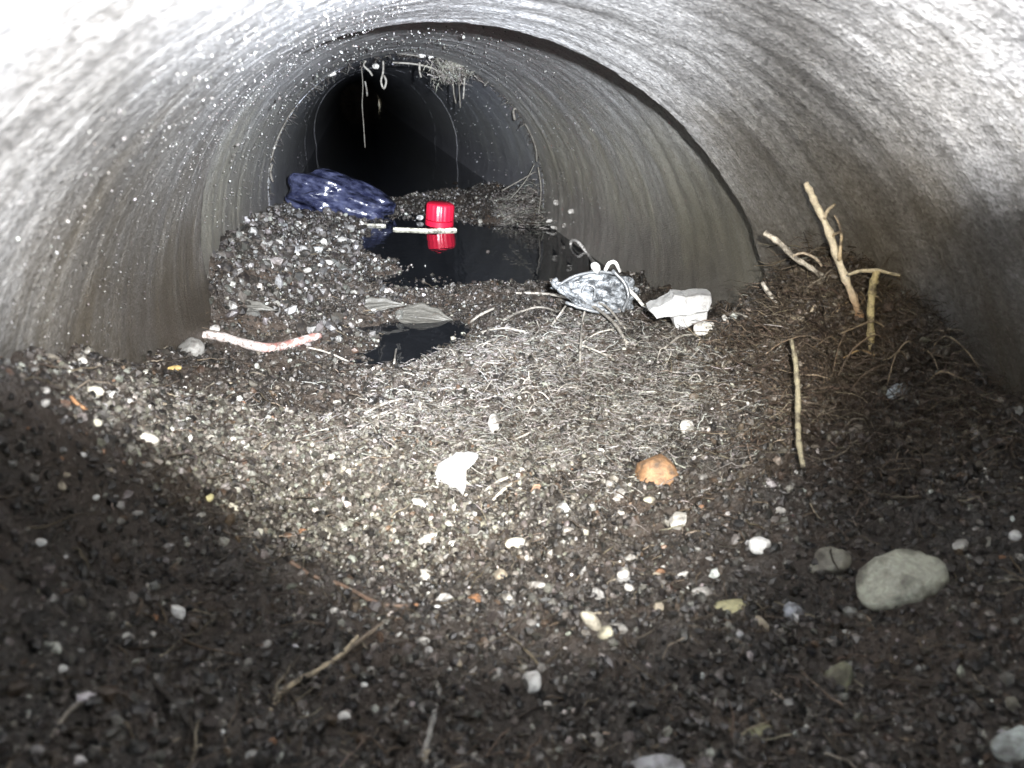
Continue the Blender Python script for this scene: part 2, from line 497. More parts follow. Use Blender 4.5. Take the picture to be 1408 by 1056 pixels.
tag(link('sand', mesh_np('sand', V, Fa, False, Cc), M['grain']), 'pale sandy grit bank sloping from the left wall to the middle', kind='stuff')

# scum and crumbs on the water, thickest along its margins
x = rng.uniform(-.14, .15, 9000); y = rng.uniform(.42, 1.05, 9000); z = zg(x, y)
dpt = WATER_Z-z
ok = (dpt > -.0004) & (np.hypot(x, WATER_Z) < .15) & (rng.uniform(0, 1, 9000) < np.clip(1.0-dpt/.006, .015, 1)) & (vnoise(x, y, 45, 33) > -.35+dpt*60)
x, y = x[ok], y[ok]
gs = np.clip(rng.lognormal(0, .6, len(x)), .3, 3)*.00085
V, Fa, Cc = scatter_grains(np.stack([x, y, np.full(len(x), WATER_Z)], -1), gs, palette(len(x), [(6, (.035, .03, .025)), (3, (.075, .068, .058)), (1, (.2, .19, .17))]))
tag(link('scum', mesh_np('scum', V, Fa, False, Cc), M['grain']), 'dark scum and crumbs floating along the margins of the pools', kind='stuff')

# washed gravel heap along the left of the second section, paler and coarser
N = 5200
gy = rng.uniform(.44, .92, N); gx = rng.uniform(-.155, -.02, N)
gz = zg(gx, gy); ok = (gz > WATER_Z-.001) & (rng.uniform(0, 1, N) < np.clip(1.25-(gx+.152)/.11, .1, 1))
gx, gy, gz = gx[ok], gy[ok], gz[ok]
gs = np.clip(rng.lognormal(0, .65, len(gx)), .3, 3.6)*.0014
V, Fa, Cc = scatter_grains(np.stack([gx, gy, gz+gs*.35], -1), gs,
    palette(len(gx), [(40, (.030, .028, .026)), (30, (.075, .072, .068)), (16, (.15, .147, .14)), (7, (.40, .39, .37)), (14, (.016, .014, .013))]))
tag(link('gravel', mesh_np('gravel', V, Fa, False, Cc), M['grain']), 'washed grey gravel heaped along the left wall past the joint', kind='stuff')

def fibres(pos, length, rad, cols, lift=.5, flat=.35, seg=4):
    n = len(pos)
    az = rng.uniform(0, 2*math.pi, n); el = rng.uniform(-.05, 1, n)**2*lift*1.5
    d = np.stack([np.cos(az)*np.cos(el), np.sin(az)*np.cos(el), np.sin(el)], -1)
    side = np.stack([-np.sin(az), np.cos(az), np.zeros(n)], -1)
    curl = rng.normal(0, .9, n); drop = rng.uniform(.1, 1.1, n)
    V = []
    for s in range(seg+1):
        t = s/seg
        c = pos + d*(length*t)[:, None] + side*(curl*length*.45*t*t)[:, None]
        c = c + np.array([0, 0, -1.0])*(drop*length*.38*t*t)[:, None] + rng.normal(0, 1, (n, 3))*(length*.045)[:, None]
        rr = rad*(1-.55*t)
        for k in range(3):
            a = 2.094*k
            V.append(c + side*(np.cos(a)*rr)[:, None] + np.array([0, 0, 1.0])*(np.sin(a)*rr)[:, None])
    V = np.stack(V, 1)
    f = []
    for s in range(seg):
        for k in range(3):
            f.append([s*3+k, s*3+(k+1) % 3, (s+1)*3+(k+1) % 3, (s+1)*3+k])
    f = np.array(f)
    Fa = f[None]+(np.arange(n)*V.shape[1])[:, None, None]
    return V.reshape(-1, 3), Fa.reshape(-1, 4), np.repeat(cols, V.shape[1], 0)
# pale dry root mat on the crest in the middle
c0 = hit(720, 620); c5 = hit(860, 590); c6 = hit(560, 600)
c1 = hit(640, 530); c2 = hit(820, 500); c3 = hit(950, 520); c4 = hit(720, 470)
x, y = blob_points([(c1[0], c1[1], .028, .040, 1), (c2[0], c2[1], .024, .038, 1.2), (c3[0], c3[1], .016, .03, .6), (c4[0], c4[1], .03, .022, .8), (c0[0], c0[1], .035, .022, .8), (c5[0], c5[1], .025, .02, .6), (c6[0], c6[1], .025, .02, .5)], 21000)
z = zg(x, y); ok = (z > WATER_Z) & (np.hypot(x, z) < .15) & (y > .2)
x, y, z = x[ok], y[ok], z[ok]
V, Fa, Cc = fibres(np.stack([x, y, z], -1), rng.uniform(.002, .010, len(x)), np.clip(rng.lognormal(-8.75, .5, len(x)), .00007, .0005),
                   palette(len(x), [(4, (.38, .37, .35)), (5, (.25, .24, .22)), (3, (.10, .08, .06)), (.8, (.50, .48, .45))]))
root_xyz = np.stack([x, y, z], -1)
gk = root_xyz[rng.choice(len(x), 9000)] + rng.normal(0, .0012, (9000, 3))*np.array([1, 1, .5])
gs = np.clip(rng.lognormal(0, .5, 9000), .4, 2.4)*.00045
Vg, Fg, Cg = scatter_grains(gk, gs, palette(9000, [(4, (.20, .19, .175)), (4, (.08, .07, .06)), (2, (.32, .31, .29)), (.8, (.55, .54, .51))]))
tag(link('silt_crumbs', mesh_np('silt_crumbs', Vg, Fg, False, Cg), M['grain']), 'grey silt crumbs clogging the lit root mat', kind='stuff')
tag(link('root_mat', mesh_np('root_mat', V, Fa, True, Cc), M['fibre']), 'pale matted rootlets covering the lit crest', kind='stuff')
# darker fibres through the rest of the sediment
N = 5200
y = .075*(.75/.075)**rng.uniform(0, 1, N); x = rng.uniform(-.15, .15, N)
z = zg(x, y); ok = (z > WATER_Z) & (np.hypot(x, z) < .15)
x, y, z = x[ok], y[ok], z[ok]
V, Fa, Cc = fibres(np.stack([x, y, z], -1), rng.uniform(.003, .013, len(x)), rng.uniform(.00015, .0004, len(x)),
                   palette(len(x), [(5, (.05, .04, .03)), (4, (.11, .085, .06)), (1.5, (.26, .22, .17))]), lift=.3)
tag(link('dark_rootlets', mesh_np('dark_rootlets', V, Fa, True, Cc), M['fibre']), 'thin brown rootlets strewn through the mud', kind='stuff')
# reddish brown mat on the mound at the right wall
m1 = hit(1150, 470); m2 = hit(1250, 520); m3 = hit(1090, 420)
x, y = blob_points([(m1[0], m1[1], .016, .022, 1.2), (m2[0], m2[1], .013, .018, 1), (m3[0], m3[1], .012, .02, .7)], 7500)
z = zg(x, y); ok = (np.hypot(x, z) < .151)
x, y, z = x[ok], y[ok], z[ok]
V, Fa, Cc = fibres(np.stack([x, y, z], -1), rng.uniform(.003, .017, len(x)), np.clip(rng.lognormal(-8.6, .5, len(x)), .00009, .0005),
                   palette(len(x), [(5, (.075, .055, .040)), (4, (.125, .095, .068)), (2, (.24, .20, .15)), (3, (.035, .026, .019))]), lift=1.15)
tag(link('brown_root_mat', mesh_np('brown_root_mat', V, Fa, True, Cc), M['fibre']), 'brown root hairs knotted over the mound at the right wall', kind='stuff')

kx_ = rng.choice(len(x), 6000)
gs = np.clip(rng.lognormal(0, .6, 6000), .4, 3)*.0007
Vg, Fg, Cg = scatter_grains(np.stack([x, y, z], -1)[kx_]+rng.normal(0, .0022, (6000, 3))*np.array([1, 1, .6]), gs, palette(6000, [(5, (.05, .038, .028)), (4, (.09, .07, .052)), (2, (.16, .135, .105)), (4, (.024, .018, .014))]))
tag(link('soil_crumbs', mesh_np('soil_crumbs', Vg, Fg, False, Cg), M['grain']), 'brown soil crumbs caught in the mound at the right wall', kind='stuff')
# sand grains standing proud of the pipe walls (a part of each near section)
def wall_grains(parent, n, y0, y1, smin, smax, cols, inset, tilt=None):
    ph = rng.uniform(-.45, math.pi+.45, n)
    yy = rng.uniform(y0, y1, n)
    px = np.cos(ph)*(R-inset); pz = np.sin(ph)*(R-inset)
    if tilt is not None:
        yy = yy - tilt*(T1[0]*px+T1[1]*pz)
    s = np.clip(rng.lognormal(0, .4, n), .5, 2.5)*rng.uniform(smin, smax, n)
    V, Fa, Cc = scatter_grains(np.stack([px, yy, pz], -1), s, cols)
    o = link('sand_grain', mesh_np('sand_grain', V, Fa, False, Cc), M['grain'], parent)
    o['kind'] = 'stuff'
pal = [(5, (.22, .216, .21)), (.35, (.40, .39, .38)), (5, (.09, .085, .08))]
wall_grains(P1, 8000, .13, .375, .00008, .00021, palette(8000, pal), .0, 0)
wall_grains(P2, 1500, .44, .86, .0003, .0006, palette(1500, [(5, (.2, .2, .19)), (4, (.1, .1, .09)), (.4, (.5, .5, .5))]), .0003)
wall_grains(P3, 500, .89, 1.6, .0005, .0012, palette(500, [(5, (.2, .2, .2)), (.4, (.5, .5, .5))]), .0003)

# ------------------------------------------------------------------ pebbles and stones
def stone_mesh(seed, sub, planes, lump, smooth):
    r = np.random.default_rng(seed)
    v, f = ico(sub)
    for _ in range(planes):
        n = r.normal(size=3); n /= np.linalg.norm(n); d = r.uniform(.55, .9)
        dot = v@n; over = dot > d
        v[over] -= np.outer((dot[over]-d)*.92, n)
    for s_, a in ((1.7, lump), (4.1, lump*.5), (9.0, lump*.25)):
        k = r.uniform(0, 6, 6)
        v = v*(1+a*(np.sin(v[:, :1]*s_*1.3+k[0])*np.sin(v[:, 1:2]*s_+k[1])+np.sin(v[:, 2:3]*s_*1.1+k[2]+v[:, :1]*s_)*.7))
    v /= np.abs(v).max(0)
    me = mesh_np('stone', v, f, smooth)
    me.materials.append(M['stone'])
    return me
ROUND = [stone_mesh(100+i, 3, 3, .10, True) for i in range(6)]
ANGULAR = [stone_mesh(200+i, 3, 9, .05, False) for i in range(6)]
SMALL_R = [stone_mesh(300+i, 2, 3, .10, True) for i in range(6)]
SMALL_A = [stone_mesh(400+i, 2, 7, .06, False) for i in range(6)]

def shade(c, lo, hi):
    k_ = random.uniform(lo, hi); return tuple(x_*k_ for x_ in c)
def axes_from_view(theta, lean=.55):
    """orientation of a piece whose long side runs at angle theta (degrees, anticlockwise) as seen by the photographer"""
    t = math.radians(theta)
    Xa = RT*math.cos(t)+UP*math.sin(t)
    Zw = np.array([0, 0, 1.0])*lean - FW*(1-lean)
    Za = Zw - Xa*np.dot(Zw, Xa); Za /= np.linalg.norm(Za)
    Ya = np.cross(Za, Xa)
    return Xa, Ya, Za
def place_stone(name, me, u, v, w, h, theta, colour, label=None, group=None, sink=.25, p=None, thick=.75, cat='pebble'):
    p = hit(u, v+h*.25) if p is None else p
    s = depth_of(p)/F_PX
    Xa, Ya, Za = axes_from_view(theta)
    a, b = w*s/2, h*s/2
    o = link(name, me)
    c = p + np.array([0, 0, 1])*b*(.45-sink)
    Rm = np.stack([Xa*a, Ya*b, Za*min(a, b)*thick], 1)
    o.matrix_world = Matrix([[*Rm[0], c[0]], [*Rm[1], c[1]], [*Rm[2], c[2]], [0, 0, 0, 1]])
    o.color = (*colour, 1)
    tag(o, label, cat, group)
    return o
WHITE = (.62, .61, .58); PALE = (.38, .365, .335); TAN = (.27, .23, .17); GREY = (.19, .185, .175); ORANGE = (.42, .20, .075)
# name, mesh set, index, u, v, w, h, angle, colour, label
HAND = [
 ('stone', ROUND, 0, 1238, 787, 128, 84, 12, (.36, .36, .29), 'largest stone, grey green boulder lying low in the dark at the right', .2),
 ('stone', ROUND, 1, 1134, 766, 74, 46, 20, (.21, .20, .16), 'murky half buried stone left of the big grey green one', .4),
 ('stone', ROUND, 2, 896, 647, 66, 62, 35, (.27, .155, .08), 'rounded orange tan stone with dark specks on the brown slope', .2),
 ('shell', ANGULAR, 0, 625, 652, 62, 42, 35, (.72, .72, .70), 'big bright white shell flake in the middle of the lit slope', .1),
 ('pebble', SMALL_A, 1, 680, 578, 18, 36, 12, WHITE, 'upright white chip standing among the pale rootlets', .2),
 ('pebble', SMALL_R, 1, 946, 584, 22, 26, 0, WHITE, 'white pebble above the orange tan stone', .2),
 ('pebble', ROUND, 3, 1044, 747, 32, 28, 20, WHITE, 'bright white notched pebble up and left of the big grey stone', .1),
 ('pebble', SMALL_A, 2, 934, 712, 30, 28, -25, PALE, 'crumbly pale chip below the orange tan stone', .2),
 ('pebble', SMALL_R, 2, 966, 812, 32, 20, 10, PALE, 'pale flat pebble just above the olive oblong one', .2),
 ('pebble', ROUND, 4, 1003, 831, 56, 24, 8, (.29, .27, .15), 'olive oblong pebble in the right foreground', .2),
 ('pebble', SMALL_R, 3, 1090, 838, 30, 32, 0, (.42, .44, .48), 'bluish grey round pebble under the murky stone', .2),
 ('pebble', SMALL_R, 4, 1048, 853, 18, 30, 30, TAN, 'narrow tan pebble beside the olive oblong one', .2),
 ('pebble', SMALL_R, 5, 1322, 747, 28, 20, 15, PALE, 'pale pebble right of the big grey green stone', .2),
 ('pebble', ROUND, 5, 731, 931, 28, 34, 0, WHITE, 'round white pebble alone in the blurred front centre', .15),
 ('pebble', SMALL_R, 0, 752, 969, 17, 16, 0, PALE, 'small pale pebble just below the round white front one', .2),
 ('pebble', SMALL_R, 1, 474, 983, 20, 16, 10, WHITE, 'small white pebble right of the curved foreground twig end', .15),
 ('pebble', SMALL_A, 3, 245, 841, 30, 22, -40, WHITE, 'slanting white chip in the dark front left', .15),
 ('pebble', SMALL_R, 2, 72, 821, 18, 14, 0, WHITE, 'tiny white pebble far left above the long grey one', .15),
 ('pebble', SMALL_R, 3, 176, 874, 20, 13, 0, WHITE, 'small white pebble between the long grey one and the slanting chip', .15),
 ('pebble', SMALL_R, 4, 74, 887, 34, 17, -20, (.40, .40, .35), 'long grey pebble at the far front left', .2),
 ('pebble', SMALL_R, 5, 85, 918, 18, 13, 5, WHITE, 'white pebble under the long grey one', .2),
 ('pebble', ROUND, 0, 652, 824, 26, 24, 0, (.42, .17, .05), 'small bright orange pebble in front of the lit slope', .15),
 ('pebble', SMALL_A, 4, 610, 820, 26, 14, 5, WHITE, 'upper of two white chips left of the orange pebble', .15),
 ('pebble', SMALL_A, 5, 606, 834, 22, 12, 0, WHITE, 'lower of two white chips left of the orange pebble', .15),
 ('pebble', SMALL_A, 0, 582, 790, 26, 24, 0, PALE, 'blocky pale pebble above the two white chips', .2),
 ('pebble', SMALL_R, 0, 708, 745, 34, 18, 8, (.66, .64, .54), 'cream oval pebble below the white shell flake', .15),
 ('pebble', SMALL_R, 1, 592, 738, 38, 18, 15, PALE, 'long pale pebble left of the cream oval one', .2),
 ('pebble', SMALL_R, 2, 624, 746, 14, 11, 0, WHITE, 'little white bead between the two long pale pebbles', .1),
 ('pebble', SMALL_R, 3, 576, 691, 26, 15, -35, WHITE, 'white pebble left below the shell flake', .15),
 ('pebble', SMALL_R, 4, 592, 686, 24, 11, -20, PALE, 'pale sliver touching the white pebble under the shell', .15),
 ('pebble', SMALL_A, 1, 852, 676, 18, 18, 0, WHITE, 'square white chip at the left foot of the orange tan stone', .15),
 ('pebble', SMALL_R, 5, 893, 686, 18, 12, 0, (.66, .64, .5), 'cream bead under the orange tan stone', .15),
 ('pebble', SMALL_A, 2, 737, 672, 15, 22, -20, (.48, .30, .2), 'upright reddish chip right of the pale sticks', .15),
 ('pebble', SMALL_A, 3, 775, 697, 22, 22, 20, (.5, .52, .52), 'grey blue chip on the slope right of the reddish one', .15),
 ('pebble', SMALL_R, 0, 783, 730, 22, 16, -30, PALE, 'pale oval pebble below the grey blue chip', .15),
 ('pebble', SMALL_R, 1, 823, 814, 16, 24, 30, WHITE, 'narrow white pebble tilted in the middle foreground', .15),
 ('pebble', SMALL_R, 2, 731, 769, 22, 10, -25, PALE, 'pale splinter of stone under the cream oval pebble', .15),
 ('pebble', SMALL_R, 3, 738, 803, 26, 12, 5, PALE, 'flat pale pebble right of the orange pebble', .15),
 ('pebble', SMALL_A, 4, 868, 767, 22, 16, -10, PALE, 'pale broken pebble in the brown mud below the orange tan stone', .15),
 ('pebble', SMALL_R, 4, 148, 485, 24, 17, 0, WHITE, 'white oval pebble against the left wall', .1),
 ('pebble', SMALL_R, 5, 202, 602, 40, 24, -20, (.70, .68, .60), 'large cream pebble on the lit left bank', .15),
 ('pebble', SMALL_A, 5, 152, 542, 22, 19, 0, WHITE, 'pale block right of the orange chips on the left bank', .15),
 ('pebble', SMALL_A, 0, 126, 537, 34, 22, 0, (.50, .48, .40), 'tan block beside the pale block on the left bank', .2),
 ('pebble', SMALL_R, 0, 175, 552, 16, 15, 0, WHITE, 'white bead right of the pale block on the left bank', .15),
 ('pebble', SMALL_R, 1, 60, 554, 24, 14, 30, PALE, 'slanted pale pebble on the dark left bank', .15),
 ('pebble', SMALL_R, 2, 62, 535, 16, 12, 0, PALE, 'small pale pebble above the slanted one at the left', .15),
 ('pebble', SMALL_R, 3, 133, 580, 16, 13, 0, (.66, .64, .52), 'cream bead on the shaded edge of the left bank', .15),
 ('pebble', SMALL_R, 4, 235, 590, 16, 13, 0, WHITE, 'white bead just right of the large cream pebble', .15),
 ('pebble', SMALL_A, 1, 258, 601, 14, 16, 0, WHITE, 'white square chip second right of the large cream pebble', .15),
 ('pebble', SMALL_R, 5, 240, 506, 24, 12, 10, (.50, .36, .14), 'yellowish pebble at the foot of the left wall', .15),
 ('pebble', SMALL_R, 0, 287, 683, 16, 14, 0, (.70, .66, .36), 'yellow pebble in the olive lit mud at the left', .15),
 ('pebble', SMALL_R, 1, 320, 696, 22, 12, -20, (.62, .60, .5), 'cream splinter right of the yellow pebble', .15),
 ('pebble', SMALL_R, 2, 54, 744, 26, 13, 0, WHITE, 'bright flat pebble alone in the dark left mud', .15),
 ('pebble', SMALL_R, 3, 44, 655, 22, 13, -15, PALE, 'pale flat pebble high in the dark left mud', .15),
 ('pebble', SMALL_R, 4, 165, 715, 22, 13, 25, PALE, 'leaning pale pebble in the dark left mud', .15),
 ('pebble', SMALL_R, 5, 190, 705, 16, 11, 0, PALE, 'round pale pebble beside the leaning one', .15),
 ('pebble', SMALL_R, 0, 131, 683, 14, 10, 0, WHITE, 'little white bead above the leaning pale pebble', .15),
 ('stone', ROUND, 1, 264, 476, 40, 38, 25, (.24, .235, .22), 'grey knobbly stone at the left end of the bent white strip', .15),
 ('pebble', SMALL_A, 2, 293, 452, 26, 14, 15, PALE, 'pale crumbs resting on the left end of the bent strip', .1),
 ('stone', ROUND, 3, 1150, 925, 42, 62, -60, (.23, .23, .15), 'blurred olive stone standing in the dark right foreground', .35),
 ('pebble', ROUND, 4, 1036, 1008, 58, 24, 25, (.30, .29, .17), 'olive slanting pebble near the bottom edge', .2),
 ('stone', ROUND, 5, 1395, 1018, 70, 50, 20, (.42, .46, .44), 'pale green grey stone in the lower right corner', .2),
 ('pebble', SMALL_R, 1, 1250, 1002, 18, 14, -10, PALE, 'pale bead left of the lower right corner stone', .15),
 ('stone', ROUND, 0, 900, 1052, 86, 40, 5, (.34, .34, .35), 'flat grey stone cut off by the bottom edge', .3),
 ('pebble', SMALL_A, 3, 1236, 535, 36, 24, 25, (.36, .40, .42), 'grey blue flake caught in the roots by the right wall', .1),
 ('pebble', SMALL_R, 2, 845, 862, 44, 20, 5, (.22, .21, .19), 'dull grey pebble in the middle foreground', .2),
 ('pebble', SMALL_R, 3, 812, 850, 40, 22, -40, (.34, .31, .24), 'tan slanted pebble left of the dull grey one', .2),
 ('pebble', ROUND, 2, 834, 866, 28, 24, 20, (.40, .37, .27), 'cream block among the dull pebbles of the middle foreground', .2),
]
for nm, ms, idx, u, v, w, h, th, colr, lab, sink in HAND:
    if lab.startswith('big bright white shell'): continue      # built below from its own outline
    place_stone(nm, ms[idx], u, v, w, h, th, colr, lab, sink=sink+(.07 if h < 40 else -.06), cat=nm)
LAND = []      # (u, v, short name) of things one can find
for nm, ms, idx, u, v, w, h, th, colr, lab, sink in HAND:
    for key in ('largest stone', 'murky half buried', 'rounded orange tan', 'big bright white shell', 'upright white chip', 'bright white notched', 'olive oblong', 'bluish grey round',
                'round white pebble alone', 'slanting white chip in', 'long grey pebble', 'small bright orange', 'cream oval', 'white oval pebble against', 'large cream pebble', 'tan block',
                'yellow pebble in', 'bright flat pebble', 'blurred olive stone', 'olive slanting pebble', 'pale green grey stone', 'flat grey stone cut', 'white pebble above the orange', 'grey knobbly',
                'dull grey pebble', 'leaning pale pebble', 'blocky pale pebble'):
        if lab.startswith(key): LAND.append((u, v, {'largest stone': 'largest grey green stone', 'murky half buried': 'murky buried stone', 'rounded orange tan': 'orange tan stone',
            'big bright white shell': 'white shell flake', 'upright white chip': 'upright white chip', 'bright white notched': 'notched white pebble', 'olive oblong': 'olive oblong pebble',
            'bluish grey round': 'bluish grey pebble', 'round white pebble alone': 'round white front pebble', 'slanting white chip in': 'slanting white chip', 'long grey pebble': 'long grey pebble',
            'small bright orange': 'bright orange pebble', 'cream oval': 'cream oval pebble', 'white oval pebble against': 'white oval by the wall', 'large cream pebble': 'large cream pebble', 'tan block': 'tan block',
            'yellow pebble in': 'yellow pebble', 'bright flat pebble': 'bright flat pebble', 'blurred olive stone': 'standing olive stone', 'olive slanting pebble': 'olive slanting pebble',
            'pale green grey stone': 'lower right corner stone', 'flat grey stone cut': 'flat stone on the bottom edge', 'white pebble above the orange': 'white pebble over orange stone',
            'grey knobbly': 'grey knobbly stone', 'dull grey pebble': 'dull grey pebble', 'leaning pale pebble': 'leaning pale pebble', 'blocky pale pebble': 'blocky pale pebble'}[key]))
LAND += [(430, 930, 'curved tan twig'), (595, 1000, 'straight grey twig'), (110, 975, 'faint grey root'), (240, 970, 'black rotten twig'), (355, 472, 'bent white strip'), (600, 446, 'ribbed dead leaf'),
         (1096, 560, 'long olive stalk'), (530, 565, 'two parallel sticks'), (740, 600, 'thin black twig')]
USED = {}
def beside(noun, u, v, lands, px=None):
    # 'small tan pebble just left of the yellow pebble', made unique by shape or distance words
    order = sorted(lands, key=lambda l: math.hypot(u-l[0], (v-l[1])*1.3))[:4]
    for lu, lv, ln in order:
        dx, dy = u-lu, v-lv; dist = math.hypot(dx, dy)
        if abs(dx) > abs(dy)*2: side = 'right of' if dx > 0 else 'left of'
        elif abs(dy) > abs(dx)*2: side = 'below' if dy > 0 else 'above'
        else: side = ('below and ' if dy > 0 else 'above and ')+('right of' if dx > 0 else 'left of')
        near = 'just ' if dist < 55 else ('' if dist < 120 else 'well ')
        lab = f'{noun} {near}{side} the {ln}'
        if lab not in USED: USED[lab] = 1; return lab
    lu, lv, ln = order[0]; l2 = order[1][2]
    lab = f'{noun} by {ln}'
    if lab in USED: lab = f'{noun} near {l2}'
    USED[lab] = 1
    return lab
# small repeats by patch of the floor
ZONES = [  # name, u range, v range, number, size range, tone weights
 ('in the dark mud at the front left', (5, 430), (640, 1040), 44, (8, 19)),
 ('in the blurred mud at the front centre', (440, 820), (760, 1045), 36, (9, 20)),
 ('in the dark mud at the front right', (840, 1395), (690, 1045), 34, (9, 20)),
 ('on the lit slope below the crest', (470, 980), (560, 760), 46, (6, 15)),
 ('on the bank under the left wall', (15, 440), (490, 640), 42, (6, 14)),
]
TONES = [('pale grey', PALE), ('white', WHITE), ('tan', TAN), ('dull grey', GREY), ('rusty brown', (.24, .12, .06))]
for zname, ur, vr, cnt, sr in ZONES:
    for q in range(cnt):
        if q % 9 == 0: ctr = (random.uniform(*ur), random.uniform(*vr))
        u = random.uniform(*ur); v = random.uniform(*vr)
        if random.random() < .68: u = min(ur[1], max(ur[0], random.gauss(ctr[0], 38))); v = min(vr[1], max(vr[0], random.gauss(ctr[1], 22)))
        if any(abs(u-hd[3]) < hd[5]*.7+8 and abs(v-hd[4]) < hd[6]*.7+8 for hd in HAND): continue
        tn, tc_ = random.choices(TONES, (30, 9, 20, 34, 7))[0]
        w = random.uniform(*sr)*random.choice((.8, 1, 1, 1.25)); h = w*random.uniform(.45, .95)
        sc_ = random.uniform(.75, 1.15); c_ = tuple(min(.85, k*sc_) for k in tc_)
        place_stone('pebble', random.choice(SMALL_R+SMALL_A), u, v, w, h, random.uniform(-40, 40), c_,
                    beside(f'{"tiny" if w < 11 else "small"} {tn} pebble', u, v, LAND), f'small pebbles {zname}', sink=random.uniform(.15, .6))
HLAND = [(300, 330, 'left joint edge'), (474, 270, 'blue bag'), (522, 428, 'flat dead leaf'), (350, 430, 'narrow dead leaf'), (355, 472, 'bent white strip'), (500, 310, 'floating stem'), (480, 370, 'big pool edge'), (560, 480, 'near black pool')]
def to_px(p):
    d = np.asarray(p)-CAM; k_ = F_PX/np.dot(d, FW)
    return 704+np.dot(d, RT)*k_, 528-np.dot(d, UP)*k_
for q in range(40):   # coarse stones of the gravel heap
    y = random.uniform(.47, .88); x = random.uniform(-.148, -.06+.03*random.random())
    z = float(zg(x, y))
    if z < WATER_Z: continue
    p = np.array([x, y, z]); px = random.uniform(6, 18)
    tn, tc_ = random.choices((TONES[0], TONES[1], TONES[3]), (3, 1.6, 6))[0]
    place_stone('pebble', random.choice(SMALL_R+SMALL_A), 0, 0, px, px*random.uniform(.5, .9), random.uniform(-30, 30), shade(tc_, .5, 1.0),
                beside(f'{tn} heap stone', *to_px(p), HLAND), 'loose stones in the gravel heap past the joint', sink=0, p=p)
for (u, v, w, h) in [(765, 278, 12, 14), (785, 291, 13, 12), (756, 303, 16, 9), (763, 313, 16, 8), (775, 310, 9, 12), (792, 354, 8, 9)]:
    place_stone('pebble', random.choice(ANGULAR), u, v, w*.8, h*.8, random.uniform(-30, 30), PALE,
                {765: 'topmost left', 785: 'topmost right', 756: 'leftmost', 763: 'lower left flat', 775: 'lower right', 792: 'lowest lone'}[u] + ' white speck stuck on the right wall of the second pipe', 'white grit stuck on the second pipe wall', sink=.45, p=at_wall(u, v, .002))

# ------------------------------------------------------------------ twigs, stems and roots
def tube_mesh(name, pts, rads, sides=7, sub=4, wob=.12, knots=0):
    pts = [np.array(p, float) for p in pts]
    if len(pts) > 2 or sub > 1:   # catmull-rom
        P = [2*pts[0]-pts[1]]+pts+[2*pts[-1]-pts[-2]]; out = []; ro = []
        for i in range(1, len(P)-2):
            for s in range(sub):
                t = s/sub
                out.append(.5*((2*P[i])+(-P[i-1]+P[i+1])*t+(2*P[i-1]-5*P[i]+4*P[i+1]-P[i+2])*t*t+(-P[i-1]+3*P[i]-3*P[i+1]+P[i+2])*t**3))
                ro.append(rads[i-1]*(1-t)+rads[i]*t)
        out.append(pts[-1]); ro.append(rads[-1])
    else:
        out, ro = pts, list(rads)
    out = np.array(out); n = len(out)
    tan = np.gradient(out, axis=0); tan /= np.linalg.norm(tan, axis=1)[:, None]+1e-12
    ref = np.array([.3, .2, 1.0]); V = []
    for i in range(n):
        a = np.cross(tan[i], ref); a /= np.linalg.norm(a)+1e-12; b = np.cross(tan[i], a)
        k = 1+.35*max(0, math.sin(i*1.9+n)) if knots else 1
        for s in range(sides):
            ang = 2*math.pi*s/sides
            r = ro[i]*k*(1+random.uniform(-wob, wob))
            V.append(out[i]+(a*math.cos(ang)+b*math.sin(ang))*r)
    V += [out[0]-tan[0]*ro[0]*.4, out[-1]+tan[-1]*ro[-1]*.4]
    f = []
    for i in range(n-1):
        for s in range(sides):
            s2 = (s+1) % sides
            f += [[i*sides+s, i*sides+s2, (i+1)*sides+s2], [i*sides+s, (i+1)*sides+s2, (i+1)*sides+s]]
    for s in range(sides):
        s2 = (s+1) % sides
        f += [[n*sides, s2, s], [n*sides+1, (n-1)*sides+s, (n-1)*sides+s2]]
    me = mesh_np(name, np.array(V), np.array(f), True)
    me.materials.append(M['wood'])
    return me
def lying(pix, lift_px=2.0):
    """points resting on the sediment"""
    out = []
    for q in pix:
        p = hit(q[0], q[1]); out.append(p+np.array([0, 0, 1])*(lift_px if len(q) < 3 else q[2])*depth_of(p)/F_PX)
    return out
def standing(pix, depth, slope=0.0):
    return [at_depth(u, v, depth+slope*i) for i, (u, v) in enumerate(pix)]
def twig(name, pts, px, colour, label, cat, group=None, parent=None, **kw):
    s = depth_of(pts[0])/F_PX
    rads = [(px if not isinstance(px, (list, tuple)) else px[min(i, len(px)-1)])*s for i in range(len(pts))]
    o = link(name, tube_mesh(name, pts, rads, **kw), None, parent)
    o.color = (*colour, 1)
    if parent is None: tag(o, label, cat, group)
    elif label: o['label'] = label
    return o
def shade(c, lo, hi):
    k_ = random.uniform(lo, hi); return tuple(x_*k_ for x_ in c)
CREAM = (.72, .64, .48); STRAW = (.48, .41, .30); PALEST = (.46, .43, .38)
dm = depth_of(hit(1187, 447))
t1 = twig('twig', standing([(1108, 252), (1116, 268), (1125, 287), (1140, 320), (1152, 356), (1166, 392), (1179, 425), (1190, 452)], dm-.012, .002),
          [3.6, 4.2, 4.3, 4.5, 4.7, 4.9, 4.5, 3.8], (.55, .46, .31), 'thick cream coloured twig leaning upright from the mound at the right wall', 'twig', sides=10, knots=1, wob=.2)
kt = NT('weathered_twig')
gz_ = kt.n('ShaderNodeTexCoord')
sz_ = kt.n('ShaderNodeSeparateXYZ'); kt.l(gz_.outputs['Generated'], sz_.inputs[0])
barkn = kt.noise(gz_.outputs['Object'], 900, 4, .7)
cb = kt.mix(kt.ramp(sz_.outputs[2], [(.02, 0.0), (.38, 1.0)]), (.30, .14, .05), (.66, .58, .44))
